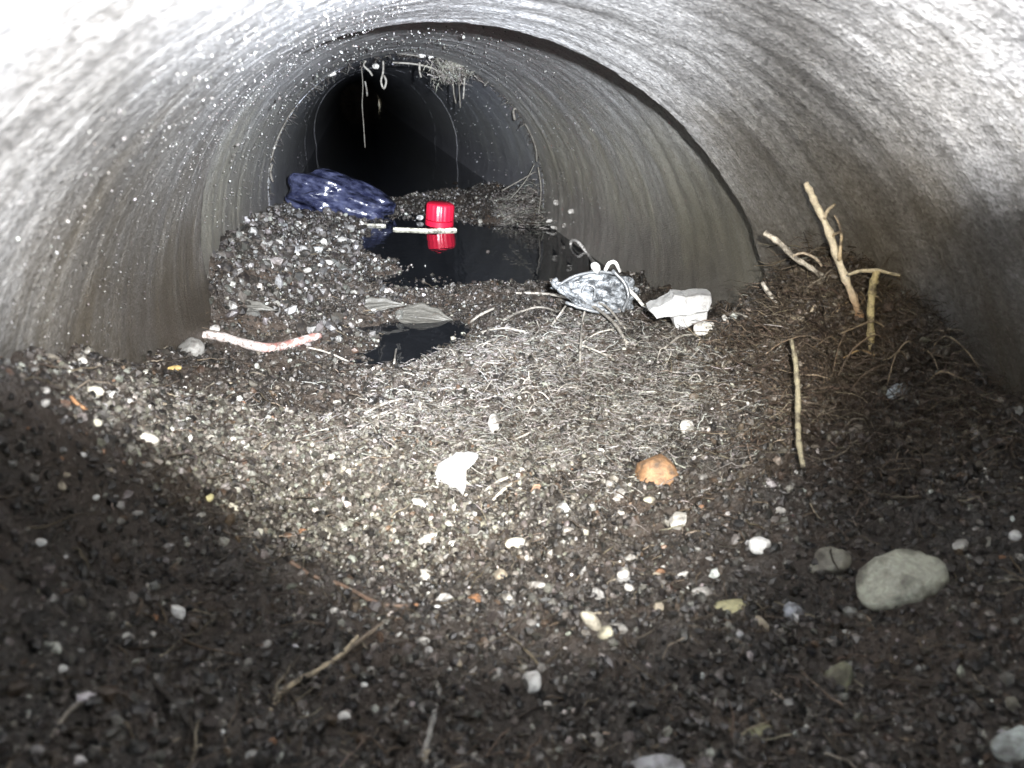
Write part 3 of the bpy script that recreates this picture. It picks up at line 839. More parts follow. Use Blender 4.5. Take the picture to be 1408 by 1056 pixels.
kt.set('Base Color', kt.mix(.7, cb, kt.ramp(barkn, [(.3, .45), (.65, 1.15)]), 'MULTIPLY'))
kt.set('Roughness', .6); kt.set('Normal', kt.bump(barkn, .0006, .9))
t1.data.materials.clear(); t1.data.materials.append(kt.m)
twig('side_shoot', standing([(1133, 301), (1138, 289), (1148, 281)], dm-.008), [3, 2.5, 1.8], (.45, .38, .28), None, None, parent=t1)
twig('side_shoot', standing([(1144, 324), (1156, 320), (1156, 336), (1154, 358)], dm-.007), [2.2, 2, 2.4, 3], (.5, .4, .26), None, None, parent=t1)
twig('side_shoot', standing([(1147, 296), (1153, 307), (1156, 320)], dm-.007), [1.2, 1.6, 2], (.3, .24, .18), None, None, parent=t1)
dm2 = depth_of(hit(1200, 480))
t2 = twig('twig', standing([(1206, 373), (1200, 392), (1198, 415), (1197, 450), (1199, 482), (1206, 505)], dm2-.008, .001),
          [4.5, 5, 4.5, 4.5, 4, 4], (.38, .32, .17), 'olive brown twig standing beside the thick cream one with a crossbar on top', 'twig', sides=8, knots=1)
twig('cross_shoot', standing([(1166, 378), (1182, 373), (1205, 372), (1220, 375), (1237, 379)], dm2-.008), [2, 2.8, 3, 2, 2.6], (.46, .40, .28), None, None, parent=t2)
for pts, r in [([(1198, 486), (1180, 482), (1160, 492)], 1.5), ([(1200, 490), (1225, 484), (1250, 492)], 1.5), ([(1206, 503), (1225, 512), (1240, 525)], 1.8), ([(1203, 500), (1230, 492), (1262, 497)], 1.4)]:
    twig('rootlet', standing(pts, dm2-.006), [r, r*.8, r*.5], (.40, .27, .13), None, None, parent=t2)
dl = min(depth_of(hit(1130, 395)), depth_of(at_wall(1060, 325))-.012)
twig('twig', standing([(1051, 320), (1072, 334), (1092, 354), (1110, 365), (1128, 378), (1142, 392)], dl-.004), [3.2, 3.4, 3.4, 3.2, 3, 3], (.46, .42, .35),
     'grey twig slanting down left of the thick cream one', 'twig', knots=1)
twig('twig', standing([(1090, 352), (1105, 348), (1122, 356), (1130, 366)], dl-.006), [1.8, 2, 2, 1.6], (.36, .3, .23), 'short hooked twig lying across the slanting grey one', 'twig')
twig('twig', standing([(1048, 388), (1056, 402), (1070, 416)], depth_of(hit(1075, 425))-.004), [2.6, 3.4, 2.8], PALEST, 'short pale twig end poking up at the foot of the dark joint', 'twig')
twig('twig', lying([(1068, 421, 5), (1090, 419, 6), (1114, 421, 5)]), [2, 2.4, 2], PALEST, 'short level pale twig on the left edge of the brown mound', 'twig')
twig('twig', lying([(1066, 430, 5), (1080, 439, 5), (1096, 444, 6), (1112, 438, 6), (1120, 424, 5)]), [2, 2.6, 2.6, 2.4, 2], STRAW, 'curved root loop under the level pale twig', 'root')
dv = depth_of(hit(1098, 560))
twig('stalk', standing([(1088, 468), (1094, 500), (1097, 540), (1097, 580), (1099, 612), (1104, 642)], dv-.006, -.006), [2.6, 3.2, 3.4, 3.2, 3.4, 2.6], (.28, .25, .17),
     'long olive stalk hanging straight down the brown slope', 'stalk', knots=1)
twig('twig', lying([(980, 516, 4), (986, 538, 4), (993, 560, 3)]), [2.2, 2.4, 2], PALEST, 'short pale twig upright on the brown slope left of the stalk', 'twig')
STEMS = [
 ([(710, 409, 6), (740, 412, 9), (770, 417, 10), (811, 431, 12), (842, 452, 10), (862, 476, 4)], 3.0, 'longest pale stem arching in front of the plastic wrapper'),
 ([(784, 426, 8), (810, 427, 12), (833, 433, 12), (859, 456, 4)], 2.6, 'pale stem arching inside the longest one before the wrapper'),
 ([(647, 446, 3), (660, 438, 5), (679, 428, 4)], 3.0, 'thick pale stem piece at the left end of the arching stems'),
 ([(692, 444, 4), (714, 436, 7), (740, 431, 9), (765, 436, 8), (798, 449, 3)], 2.6, 'low pale stem bowed between the thick piece and the wrapper'),
 ([(804, 436, 10), (800, 455, 12), (798, 480, 9), (797, 512, 3)], 2.0, 'thin pale stem hanging straight down below the wrapper'),
 ([(800, 476, 4), (820, 465, 7), (843, 458, 6)], 2.0, 'small pale stem curving right from the hanging one'),
 ([(738, 447, 6), (742, 458, 6), (745, 471, 3)], 2.2, 'stubby pale stem pointing down left of the hanging one'),
 ([(913, 483, 4), (935, 470, 8), (963, 464, 5)], 2.4, 'pale stem bowed under the white slab'),
 ([(768, 465, 3), (803, 482, 7), (840, 494, 3)], 2.0, 'pale stem sloping across the root mat below the wrapper'),
 ([(1006, 432, 4), (1022, 440, 6), (1040, 447, 4)], 2.6, 'dull pale stem right of the white slab'),
 ([(758, 452, 4), (770, 441, 10), (779, 430, 12), (782, 424, 8)], 2.4, 'short pale stem rising to the left end of the wrapper'),
 ([(652, 462, 3), (690, 456, 5), (722, 459, 3)], 2.0, 'thin pale stem lying level under the thick stem piece'),
 ([(502, 571, 3), (528, 560, 5), (552, 551, 3)], 3.0, 'upper of two parallel pale sticks left on the lit crest'),
 ([(512, 577, 3), (530, 571, 4), (549, 566, 3)], 2.6, 'lower of two parallel pale sticks left on the lit crest'),
 ([(703, 609, 3), (725, 600, 4), (747, 587, 3)], 2.0, 'thin pale stick sloping over the middle of the lit mat'),
 ([(667, 677, 3), (682, 667, 4), (698, 659, 3)], 3.2, 'upper of two short thick sticks right of the shell flake'),
 ([(678, 690, 3), (690, 679, 4), (704, 667, 3)], 3.2, 'lower of two short thick sticks right of the shell flake'),
 ([(422, 481, 4), (450, 489, 5), (480, 500, 3)], 2.4, 'pale straight stem running right from the bent white strip'),
 ([(412, 534, 3), (426, 535, 4), (442, 541, 3)], 2.6, 'short pale stem in the hollow left of the lit crest'),
 ([(480, 812, 3), (495, 819, 4), (512, 829, 3)], 3.0, 'whitish root end below the olive lit patch'),
 ([(542, 502, 3), (546, 486, 8), (556, 476, 8), (570, 474, 4)], 2.4, 'thin bent stem at the edge of the black pool'),
]
for pts, r, lab in STEMS:
    twig('stem', lying(pts), r*.62, shade(PALEST, .5, .95), lab, 'stem')
twig('twig', lying([(746, 588, 4), (739, 603, 4), (731, 621, 3)]), 2.4, (.06, .05, .04), 'thin black twig crossing the lit mat', 'twig')
twig('twig', lying([(354, 486, 4), (367, 507, 4), (382, 536, 3)]), 2.2, (.25, .22, .18), 'thin brown twig below the bent white strip', 'twig')
twig('twig', lying([(371, 984, 4), (384, 962, 5), (405, 943, 5), (440, 925, 5), (468, 905, 5), (492, 878, 4)]), [4, 4.5, 4.5, 4.5, 4, 3], (.36, .30, .21),
     'curved tan twig lying in the front left mud', 'twig', sides=8, knots=1)
twig('twig', lying([(582, 1045, 4), (590, 1015, 5), (597, 985, 5), (605, 950, 4)]), [4, 4.5, 4, 3], (.26, .25, .23), 'straight grey twig pointing at the bottom edge', 'twig', knots=1)
twig('twig', lying([(527, 995, 3), (536, 980, 4), (547, 965, 3)]), 3, (.22, .2, .17), 'short grey twig left of the straight one at the bottom', 'twig')
twig('twig', lying([(72, 1018, 4), (92, 985, 4), (118, 966, 4), (150, 950, 3)]), 3.2, (.20, .18, .15), 'faint grey root in the lower left corner', 'root')
twig('twig', lying([(205, 935, 3), (240, 970, 4), (275, 1020, 3)]), 3.6, (.03, .026, .022), 'black rotten twig in the dark front left', 'twig')
twig('root', lying([(400, 775, 3), (430, 795, 4), (470, 808, 4), (520, 832, 3), (560, 836, 3)]), 3, (.13, .085, .06), 'brown root winding along the front of the lit patch', 'root')
twig('root', lying([(470, 905, 3), (500, 880, 4), (540, 850, 3)]), 3, (.15, .12, .09), 'brown root continuing from the curved tan twig', 'root')
# orange chips and splinters under the left wall
for pts, lab in [([(58, 472, 3), (78, 465, 4), (100, 468, 3)], 'upper orange splinter on the bank under the left wall'),
                 ([(70, 480, 3), (92, 474, 4), (116, 476, 3)], 'lower orange splinter on the bank under the left wall'),
                 ([(98, 548, 3), (108, 560, 4), (120, 566, 3)], 'orange splinter beside the tan block on the left bank')]:
    twig('splinter', lying(pts), 2.6, (.40, .21, .10), lab, 'splinter')
RLAND = [(1150, 400, 'thick cream twig'), (1200, 440, 'olive brown twig'), (1095, 355, 'slanting grey twig'), (1097, 540, 'long olive stalk'), (1236, 535, 'grey blue flake'),
         (1092, 421, 'level pale twig'), (986, 538, 'short upright pale twig'), (1300, 560, 'right wall foot')]
CLAND = [(625, 652, 'white shell flake'), (680, 578, 'upright white chip'), (818, 405, 'clear wrapper'), (935, 425, 'white slab'), (560, 495, 'black pool'), (896, 647, 'orange tan stone'),
         (530, 565, 'two parallel sticks'), (740, 600, 'thin black twig'), (798, 475, 'hanging pale stem'), (946, 584, 'white pebble'), (663, 438, 'thick stem piece'), (742, 460, 'stubby stem'),
         (936, 472, 'bowed stem under the slab'), (803, 482, 'sloping pale stem'), (986, 538, 'short upright pale twig'), (600, 446, 'ribbed dead leaf')]
# root hairs drooping from the right mound
for q in range(34):
    u = random.uniform(1120, 1290); v = 395+(u-1120)*.42+random.uniform(-5, 70)
    p = hit(u, v); d = depth_of(p)
    du = random.choice((-1, 1, 1))*random.uniform(25, 95); dv_ = random.uniform(-10, 70)
    up0 = random.uniform(4, 22)
    pts = [at_depth(u, v+6, d), at_depth(u+du*.35, v-up0, d-.004), at_depth(u+du*.75, v-up0*.4+dv_*.25, d-.008), at_depth(u+du, v+dv_*.8, d-.012)]
    twig('root_hair', pts, [1.4, 1.3, 1.0, .6], random.choice([(.17, .125, .085), (.26, .20, .13), (.11, .08, .055)]),
         beside('brown root hair drooping' if dv_ > 25 else 'brown root hair reaching out', u+du*.5, v, RLAND), 'root', 'brown root hairs on the mound at the right wall', sides=4, sub=3)
# thin pale rootlets curling out of the crest
for q in range(60):
    u = random.uniform(560, 1030); v = random.uniform(462, 580)
    p = hit(u, v)
    if p[2] < WATER_Z+.002: continue
    d = depth_of(p); k = d/F_PX
    a = random.uniform(0, 6.28); L = random.uniform(14, 42)*k; h_ = random.uniform(2, 11)*k
    e = np.array([math.cos(a), math.sin(a), 0]); s_ = np.array([-e[1], e[0], 0])*random.uniform(-.3, .3)*L
    q2 = p+e*L; q2[2] = float(zg(q2[0], q2[1]))
    pts = [p, p+e*L*.33+np.array([0, 0, h_])+s_*.7, p+e*L*.7+np.array([0, 0, h_*.8])+s_, q2+np.array([0, 0, .0005])]
    twig('rootlet', pts, [1.1, 1.0, .8, .5], shade(PALEST, .5, .95),
         beside('thin pale rootlet looping' if h_ > 7*k else 'low pale rootlet curving', u, v, CLAND), 'root', 'pale rootlets looping out of the lit crest', sides=4, sub=3)

# roots hanging at the second joint
def joint_pt(u, v, y=.868):
    d = view_ray(u, v); return CAM+d*(y/d[1])
ROOTS2 = [
 ([(503, 84), (500, 90), (508, 98), (512, 104)], 2.0, 'crooked pale root at the crown of the second joint'),
 ([(527, 84), (527, 98), (524, 112), (528, 122), (531, 112), (528, 104)], 2.0, 'pale looped root hanging left of centre from the second joint'),
 ([(502, 112), (504, 122), (505, 132)], 1.6, 'short thin root hanging below the crooked one'),
 ([(497, 92), (499, 118), (498, 145), (500, 172), (502, 203)], 1.0, 'long thin root strand hanging alone in the black bore'),
 ([(577, 86), (577, 96), (579, 106)], 2.2, 'short straight root hanging right of the looped one'),
 ([(514, 74), (535, 72), (560, 75), (585, 78)], 1.7, 'pale root running along the crown of the second joint'),
 ([(540, 86), (570, 88), (595, 94), (612, 104)], 1.8, 'grey root band following the lip of the second joint'),
 ([(623, 112), (624, 128), (627, 142)], 1.5, 'left tassel under the root clump'),
 ([(631, 112), (632, 130), (633, 148)], 1.3, 'middle tassel under the root clump'),
 ([(639, 106), (638, 122), (637, 136)], 1.6, 'right tassel under the root clump'),
 ([(600, 80), (606, 90), (613, 100)], 3.0, 'bent root left of the root clump'),
 ([(645, 104), (650, 98), (654, 96)], 2.0, 'root stub sticking right from the root clump'),
 ([(666, 118), (670, 114), (673, 110)], 1.6, 'root stub on the upper right rim of the second joint'),
 ([(708, 165), (706, 152), (711, 150), (718, 160)], 2.6, 'pale root knuckle on the right rim of the second joint'),
 ([(722, 170), (730, 185), (737, 205), (738, 222)], 2.2, 'thick pale root down the right rim of the second joint'),
 ([(735, 225), (725, 245), (712, 262), (700, 275)], 1.3, 'root curving inward off the right rim'),
 ([(740, 230), (744, 262), (740, 300), (738, 345)], 1.6, 'long root trailing down the right side to the water'),
 ([(690, 262), (712, 250), (736, 236)], 1.1, 'fine root bridging the right corner of the second joint'),
 ([(372, 224), (378, 200), (392, 168), (405, 148)], 1.8, 'brown root following the left rim of the second joint'),
 ([(375, 250), (372, 238), (374, 226)], 2.0, 'short root low on the left rim of the second joint'),
]
for pts, r, lab in ROOTS2:
    twig('hanging_root', [joint_pt(u, v, .862) for u, v in pts], r*.75, (random.choice([(.13, .125, .11), (.20, .19, .165), (.09, .085, .07)]) if pts[0][1] < 130 else random.choice([(.10, .095, .08), (.14, .13, .11)])), lab, 'root', sides=6)
for u, v, w, h, lab in [(455, 99, 18, 16, 'pale root knob on the upper left rim of the second joint'), (517, 91, 10, 11, 'white bead of calcite between the two crown roots'),
                        (447, 78, 9, 12, 'small pale bead above the root knob'), (581, 76, 12, 9, 'left white bead on the crown of the second joint'), (593, 77, 10, 9, 'right white bead on the crown of the second joint'),
                        (368, 232, 8, 8, 'white bead low on the left rim'), (376, 203, 7, 8, 'white bead higher on the left rim')]:
    place_stone('bead', random.choice(SMALL_R), u, v, w, h, 10, (.62, .61, .57), lab, p=joint_pt(u, v, .862), sink=.45, cat='bead')
# root clump with tassels
cl = link('root_clump', stone_mesh(777, 3, 12, .34, False)); cl.color = (.20, .195, .16, 1)
pc = joint_pt(622, 92, .862); k = depth_of(pc)/F_PX
cl.matrix_world = Matrix.LocRotScale(Vector(pc), None, Vector((22*k, 14*k, 11*k)))
tag(cl, 'ragged root clump hanging right of centre from the second joint', 'root clump')
# fine hairs all round that joint
N = 520
ph = rng.uniform(-.15, math.pi+.15, N)
pos = np.stack([np.cos(ph)*.1515, rng.normal(.868, .006, N), np.sin(ph)*.1515], -1)
V, Fa, Cc = fibres(pos, rng.uniform(.002, .008, N), rng.uniform(.0002, .0006, N), palette(N, [(4, (.09, .085, .075)), (2, (.20, .19, .17)), (3, (.045, .04, .035))]), lift=-.9)
tag(link('joint_rootlets', mesh_np('joint_rootlets', V, Fa, True, Cc), M['fibre']), 'fine rootlets fringing the second joint', kind='stuff')
pos = np.array(pc)[None]+rng.normal(0, 1, (420, 3))*np.array([17, 8, 9])*k
V, Fa, Cc = fibres(pos, rng.uniform(.004, .013, 420), rng.uniform(.0003, .0007, 420), palette(420, [(4, (.20, .19, .16)), (3, (.36, .35, .31)), (2, (.09, .08, .07))]), lift=-1.0)
tag(link('clump_rootlets', mesh_np('clump_rootlets', V, Fa, True, Cc), M['fibre']), 'fine rootlets bristling from the hanging root clump', kind='stuff')
N = 700
x = rng.uniform(.10, .15, N); y = rng.normal(.88, .03, N); z = zg(x, y)+rng.uniform(0, .02, N)*(x-.09)/.06
V, Fa, Cc = fibres(np.stack([x, y, z], -1), rng.uniform(.004, .016, N), rng.uniform(.0003, .0007, N), palette(N, [(4, (.12, .11, .10)), (3, (.24, .23, .20))]), lift=.6)
tag(link('corner_rootlets', mesh_np('corner_rootlets', V, Fa, True, Cc), M['fibre']), 'grey rootlets heaped in the right corner of the second joint', kind='stuff')

# ------------------------------------------------------------------ bent white strip with red print
def strip_mat():
    k = NT('faded_strip')
    tc = k.n('ShaderNodeTexCoord').outputs['Object']
    nz = k.noise(tc, 260, 3, .7); n2 = k.noise(tc, 700, 3, .6)
    sx = k.n('ShaderNodeSeparateXYZ'); k.l(tc, sx.inputs[0])
    half = k.ramp(k.math('MULTIPLY', k.math('ADD', sx.outputs[0], .0), 1.0), [(.0, 0.0), (.012, 1.0)])
    red = k.math('MULTIPLY', k.ramp(nz, [(.44, 0.0), (.55, .9)]), half)
    col = k.mix(red, (.42, .375, .35), (.24, .085, .07))
    col = k.mix(k.ramp(n2, [(.50, 0.0), (.62, .85)]), col, (.13, .10, .085))
    k.set('Base Color', col); k.set('Roughness', .45)
    k.set('Normal', k.bump(n2, .0004, .6))
    return k.m
pix = [(272, 466), (285, 462), (302, 464), (322, 470), (345, 476), (368, 480), (392, 477), (415, 470), (432, 465), (441, 463)]
pts = lying([(u, v+4, 6) for u, v in pix])
pts = np.array(pts); mid = pts[4].copy()
k = depth_of(mid)/F_PX
me = tube_mesh('plastic_strip', [p-mid for p in pts], [c*k for c in (4.0, 6, 7, 7, 7, 7, 6.5, 6, 6, 4)], sides=10, sub=4, wob=.05)
me.materials.clear(); me.materials.append(strip_mat())
st = link('plastic_strip', me); st.location = mid
tag(st, 'bent white strip with faded red markings lying by the joint at the left', 'strip')

# ------------------------------------------------------------------ red bottle cap standing in the water
red = simple('red_plastic', (.50, .010, .035), .32)
red.set('Normal', red.bump(red.noise(red.n('ShaderNodeTexCoord').outputs['Object'], 300, 3), .0003, .5))
pcap = at_z(604, 310, WATER_Z); kc = depth_of(pcap)/F_PX
cap = bpy.data.objects.new('bottle_cap', None); COL.objects.link(cap)
cap.location = pcap
cap.rotation_euler = (math.radians(4), math.radians(4), .3)
tag(cap, 'bright red ridged bottle cap standing in the black water', 'bottle cap')
rc = 18.5*kc
def cap_shell():
    prof = [(.0, 1.62), (.80, 1.62), (.93, 1.55), (1.0, 1.40), (1.0, .42)]
    n = 72; V = []
    for r, z in prof:
        for i in range(n):
            a = 2*math.pi*i/n
            rr = r*(1+(.035 if (i//2) % 2 else 0)*(1 if .9 < r else 0))
            V.append((rr*math.cos(a)*rc, rr*math.sin(a)*rc, (z+.06)*rc))
    f = ring_faces(n, len(prof)-1)
    return mesh_np('shell', np.array(V), f, True)
def cap_band():
    prof = [(1.0, .36), (1.05, .34), (1.05, -.02), (.98, -.05), (.93, .0), (.93, .36), (1.0, .36)]
    n = 72
    V = [(r*math.cos(2*math.pi*i/n)*rc, r*math.sin(2*math.pi*i/n)*rc, (z+.06)*rc) for r, z in prof for i in range(n)]
    return mesh_np('tamper_band', np.array(V), ring_faces(n, len(prof)-1), True)
me = cap_shell(); me.set_sharp_from_angle(angle=math.radians(35)); link('shell', me, red.m, cap)
me = cap_band(); me.set_sharp_from_angle(angle=math.radians(35)); link('tamper_band', me, red.m, cap)
fl = [at_z(u, v, WATER_Z) + np.array([0, 0, .0007]) for u, v in [(540, 311), (565, 312), (590, 313), (624, 312)]]
for p in fl: p[1] -= .022
twig('floating_stem', fl, 2.6, (.70, .68, .55), 'pale stem floating at the waterline in front of the red cap', 'stem', sides=7)
fl = [at_z(u, v, WATER_Z) + np.array([0, 0, .0007]) for u, v in [(430, 303), (470, 307), (500, 310), (530, 311)]]
twig('floating_stem', fl, 2.2, (.62, .60, .50), 'pale stem floating between the blue bag and the red cap', 'stem', sides=7)
place_stone('bead', SMALL_R[0], 578, 293, 11, 9, 0, (.75, .75, .74), 'white bead just left of the red cap', p=at_z(578, 300, WATER_Z+.003), sink=.3, cat='bead')

# ------------------------------------------------------------------ crumpled blue bag
def crumple(seed, sub, amp, facets, fq=(2, 7)):
    r = np.random.default_rng(seed); v, f = ico(sub); d = v.copy()
    h = np.zeros(len(v))
    for s_ in range(facets):
        n = r.normal(size=3); n /= np.linalg.norm(n); o = r.uniform(-.7, .7); fr = r.uniform(*fq)
        h += np.abs(((d@n-o)*fr+1) % 2-1)/(fr**.7)
    h = (h-h.mean())/h.std()
    return v*(1+amp*h[:, None]), f
kb = NT('blue_film')
tcb = kb.n('ShaderNodeTexCoord').outputs['Object']
kb.set('Base Color', kb.mix(kb.ramp(kb.noise(tcb, 5, 4), [(.4, 0.0), (.65, 1.0)]), (.012, .014, .034), (.05, .056, .10)))
kb.set('Roughness', .24); kb.set('Specular IOR Level', .8)
kb.set('Normal', kb.bump(kb.noise(tcb, 2.2, 2, .4), .016, .9))
v, f = crumple(5, 5, .11, 8, (1.1, 3.6))
wgt = np.clip((1-v[:, 0])/2, 0, 1)
v[:, 2] *= .55+.55*wgt; v[:, 1] *= .6+.5*wgt
v[:, 2] = np.maximum(v[:, 2], -.55)
bag = link('plastic_bag', mesh_np('plastic_bag', v, f, True), kb.m)
pb = at_z(474, 300, WATER_Z+.004); pb[1] += .035; kk = depth_of(pb)/F_PX
Xb, Yb, Zb = axes_from_view(-12, .85)
Rm = np.stack([Xb*70*kk, Yb*42*kk, Zb*36*kk], 1); c = pb+np.array([0, 0, 1])*18*kk
bag.matrix_world = Matrix([[*Rm[0], c[0]], [*Rm[1], c[1]], [*Rm[2], c[2]], [0, 0, 0, 1]])
tag(bag, 'crumpled dark blue plastic bag against the left wall beyond the water', 'bag')

# ------------------------------------------------------------------ clear crumpled wrapper on the crest
kp = NT('clear_film')
tcp = kp.n('ShaderNodeTexCoord').outputs['Object']
nzp = kp.noise(tcp, 160, 4, .65)
kp.set('Base Color', kp.mix(kp.ramp(kp.noise(tcp, 210, 4, .65), [(.42, 0.0), (.6, 1.0)]), (.05, .055, .06), (.34, .36, .38))); kp.set('Roughness', .22); kp.set('Specular IOR Level', .7)
kp.set('Alpha', kp.ramp(nzp, [(.38, .38), (.58, .92)]))
kp.set('Normal', kp.bump(kp.noise(tcp, 260, 4, .6), .003, .8))
v, f = crumple(9, 5, .095, 14)
tl = np.clip((-.15-v[:, 0])/.85, 0, 1)
v[:, 1] *= 1-.68*tl; v[:, 2] *= 1-.62*tl
v[:, 2] += .12*tl
wr = bpy.data.objects.new('plastic_wrapper', None); COL.objects.link(wr)
pw = hit(818, 430); kk = depth_of(pw)/F_PX
tag(wr, 'crumpled clear plastic wrapper on the crest by the right wall', 'wrapper')
Xb, Yb, Zb = axes_from_view(-6, .6)
wr.location = pw
cw = pw + UP*27*kk - FW*6*kk
vw = cw - pw + v[:, :1]*Xb*54*kk + v[:, 1:2]*Yb*27*kk + v[:, 2:3]*Zb*28*kk
link('film', mesh_np('film', vw, f, True), kp.m, wr)
kx = simple('film_edge', (.11, .115, .12), .2)
def strip_tube(name, pix_, d, r, parent):
    p_ = [at_depth(u, v_, d) for u, v_ in pix_]
    me_ = tube_mesh(name, [q-pw for q in p_], [r*kk]*len(p_), sides=6, sub=4, wob=.25); me_.materials.clear(); me_.materials.append(kx.m)
    o_ = link(name, me_, None, parent); return o_
dw = depth_of(cw)-.012
strip_tube('seam', [(768, 392), (790, 380), (820, 374), (846, 377), (862, 392)], dw, 2.0, wr)
strip_tube('seam', [(842, 372), (858, 388), (864, 408), (856, 428)], dw-.004, 2.4, wr)
strip_tube('fold', [(800, 402), (806, 392), (818, 396), (816, 412)], dw-.006, 1.5, wr)
strip_tube('fold', [(778, 416), (800, 424), (830, 430), (852, 428)], dw-.006, 2.2, wr)
strip_tube('twisted_end', [(766, 396), (760, 388), (766, 384)], dw, 3.4, wr)
twig('stem', standing([(864, 398), (876, 410), (892, 430)], dw+.004), [3, 2.6, 2.2], (.62, .61, .57), 'pale rod propped between the clear wrapper and the white slab', 'stem')
twig('root', [at_wall(784, 342, .004), at_wall(786, 331, .005), at_wall(796, 334, .005), at_wall(812, 355, .006), at_depth(818, 368, dw)], 2.2, (.55, .53, .5),
     'hooked pale root hanging on the right wall above the wrapper', 'root')
twig('root', standing([(832, 372), (838, 362), (846, 361), (853, 374)], dw-.002), [2.6, 2.8, 2.6, 2], (.70, .69, .66), 'curled white scrap on top of the clear wrapper', 'scrap')
place_stone('bead', ROUND[4], 819, 366, 13, 22, 15, (.74, .74, .72), 'white lump resting on top of the clear wrapper', p=at_depth(819, 368, dw), sink=.45, cat='bead')

# ------------------------------------------------------------------ broken white slab
ks = NT('white_plaster')
tcs = ks.n('ShaderNodeTexCoord').outputs['Object']
nzs = ks.noise(tcs, 380, 4, .6)
ks.set('Base Color', ks.mix(ks.ramp(ks.noise(tcs, 160, 4), [(.52, 0.0), (.66, .6)]), (.34, .345, .35), (.13, .125, .115)))
ks.set('Roughness', .6); ks.set('Normal', ks.bump(nzs, .0008, .8))
def slab(name, outline, d, thick_px, parent, base, seed):
    """broken slab: outline in pixel units at its own distance, real thickness going back and up"""
    r = np.random.default_rng(seed); kk_ = d/F_PX
    o = []
    for i in range(len(outline)):
        a = np.array(outline[i], float); b2 = np.array(outline[(i+1) % len(outline)], float)
        m = max(1, int(np.linalg.norm(b2-a)/7))
        for s in range(m): o.append(a+(b2-a)*s/m + r.normal(0, .7, 2))
    o = np.array(o); n = len(o); V = []
    back = np.array([.10, .92, .12])
    for layer, (dd, sh) in enumerate(((0, .94), (1.2, 1.0), (thick_px*.5, 1.02), (thick_px-1, 1.0), (thick_px, .95))):
        c0 = o.mean(0)
        for q in o:
            qq = c0+(q-c0)*sh + r.normal(0, .5, 2)
            V.append(at_depth(qq[0], qq[1], d)+back*dd*kk_-base)
    V.append(np.mean(V[:n], 0)-back*.8*kk_); V.append(np.mean(V[-n-1:-1], 0))
    f = []
    for L in range(4):
        for i in range(n):
            i2 = (i+1) % n
            f += [[L*n+i, L*n+i2, (L+1)*n+i2], [L*n+i, (L+1)*n+i2, (L+1)*n+i]]
    for i in range(n):
        i2 = (i+1) % n
        f += [[5*n, i2, i], [5*n+1, 4*n+i, 4*n+i2]]
    return link(name, mesh_np(name, np.array(V), np.array(f), False), ks.m, parent)
sl = bpy.data.objects.new('broken_slab', None); COL.objects.link(sl)
ps = hit(930, 452); sl.location = ps; ds = depth_of(ps)
tag(sl, 'broken white slab of layered plaster propped right of the clear wrapper', 'slab')
slab('upper_layer', [(893, 427), (912, 418), (924, 411), (928, 406), (944, 408), (960, 406), (978, 406), (980, 418), (976, 428), (950, 432), (926, 436), (904, 438)], ds-.004, 26, sl, ps, 1)
slab('lower_layer', [(926, 437), (950, 433), (974, 429), (972, 440), (956, 446), (936, 453), (929, 452)], ds-.001, 20, sl, ps, 2)
psh = hit(625, 668); dsh = depth_of(psh)
shell = slab('shell', [(597, 656), (603, 645), (613, 638), (628, 629), (645, 627), (657, 629), (653, 638), (643, 646), (641, 655), (642, 668), (637, 681), (628, 671), (613, 672), (602, 669)], dsh-.003, 12, None, psh, 7)
shell.location = psh
tag(shell, 'big bright white shell flake in the middle of the lit slope', 'shell')
place_stone('pebble', ROUND[3], 968, 450, 32, 24, 20, (.66, .64, .6), 'white lump under the right end of the broken slab', sink=.1, cat='lump')
place_stone('pebble', SMALL_A[1], 998, 436, 12, 12, 0, WHITE, 'white crumb right of the broken slab', sink=.1, cat='crumb')

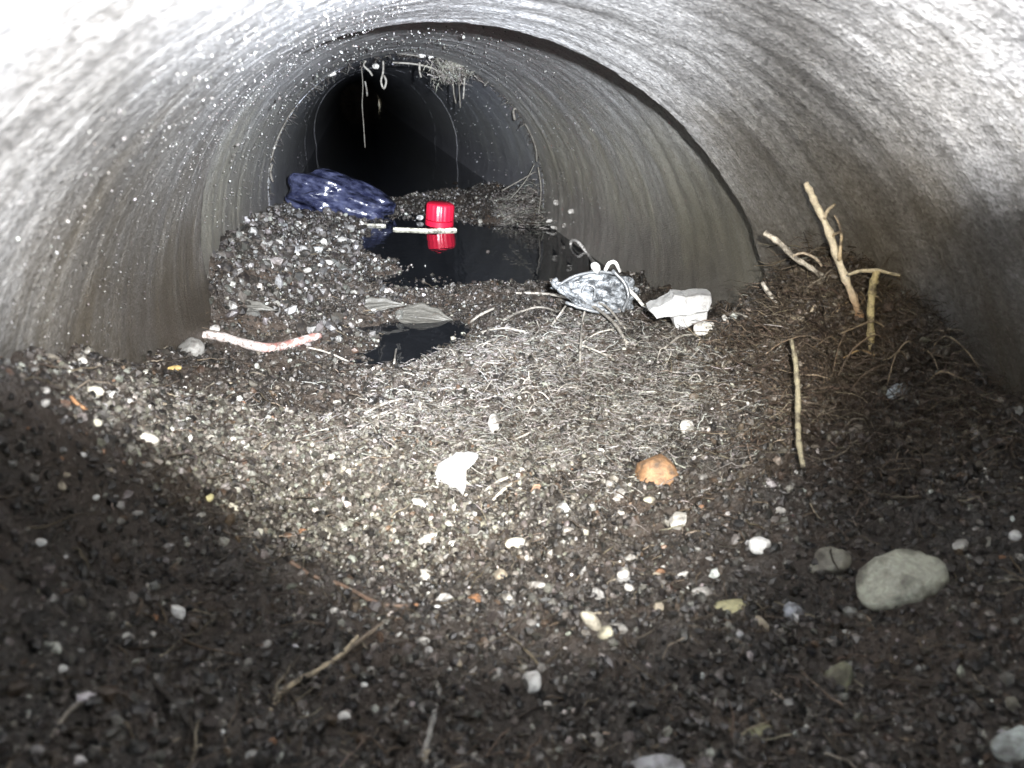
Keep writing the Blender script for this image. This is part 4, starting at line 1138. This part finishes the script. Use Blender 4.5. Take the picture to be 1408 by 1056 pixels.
# ------------------------------------------------------------------ dead leaves at the edge of the pool
kl = NT('dead_leaf')
tcl = kl.n('ShaderNodeTexCoord').outputs['Object']
kl.set('Base Color', kl.mix(kl.noise(tcl, 300, 4, .7), (.025, .023, .02), (.12, .115, .10)))
kl.set('Roughness', .5); kl.set('Normal', kl.bump(kl.noise(tcl, 600, 3), .0004, .7))
def leaf(u, v, w, h, theta, label, lift=5, ribs=5):
    p = hit(u, v); kk_ = depth_of(p)/F_PX
    root = bpy.data.objects.new('dead_leaf', None); COL.objects.link(root)
    root.location = p + np.array([0, 0, 1])*lift*kk_
    tag(root, label, 'leaf')
    Xa, Ya, Za = axes_from_view(theta, .6)
    nu, nv = 22, 15; V = []
    for side in (0, 1):
        for i in range(nu):
            s = i/(nu-1)
            wd = (math.sin(math.pi*min(1, s*1.02+.02)**.7))*.5*(1+.1*math.sin(s*23))
            for jx in range(nv):
                t = jx/(nv-1)*2-1
                x_ = (s-.5)*w; y_ = t*wd*h*1.0
                z_ = 3.5*abs(math.sin((t*.9+s*.35*np.sign(t))*math.pi*ribs/2))*min(1, wd*3) + 6*(abs(t)**2)*wd + 4*math.sin(s*2.6) - side*1.0
                V.append((Xa*x_+Ya*y_+Za*z_)*kk_)
    f = []
    for i in range(nu-1):
        for jx in range(nv-1):
            a = i*nv+jx; q = [a, a+1, a+nv+1, a+nv]; f.append(q); f.append([x_+nu*nv for x_ in q[::-1]])
    edge = [i for i in range(nv)]+[i*nv+nv-1 for i in range(1, nu)]+[(nu-1)*nv+i for i in range(nv-2, -1, -1)]+[i*nv for i in range(nu-2, 0, -1)]
    for a, b2 in zip(edge, edge[1:]+edge[:1]): f.append([b2, a, a+nu*nv, b2+nu*nv])
    link('blade', mesh_np('blade', np.array(V), np.array(f), True), kl.m, root)
    me_ = tube_mesh('stalk', [(Xa*x_+Za*(4*math.sin((x_/w+.5)*2.6)+1.0))*kk_ for x_ in (-w*.75, -w*.5, 0, w*.45)], [1.6*kk_, 1.5*kk_, 1.1*kk_, .6*kk_], sides=5, sub=3)
    me_.materials.clear(); me_.materials.append(kl.m)
    link('stalk', me_, None, root)
leaf(590, 446, 88, 46, -8, 'ribbed grey dead leaf at the right edge of the black pool')
leaf(522, 428, 80, 30, 6, 'flat grey dead leaf lying above the black pool', 3, 3)
leaf(350, 430, 66, 22, -3, 'narrow dark dead leaf on the gravel behind the bent strip', 3, 3)
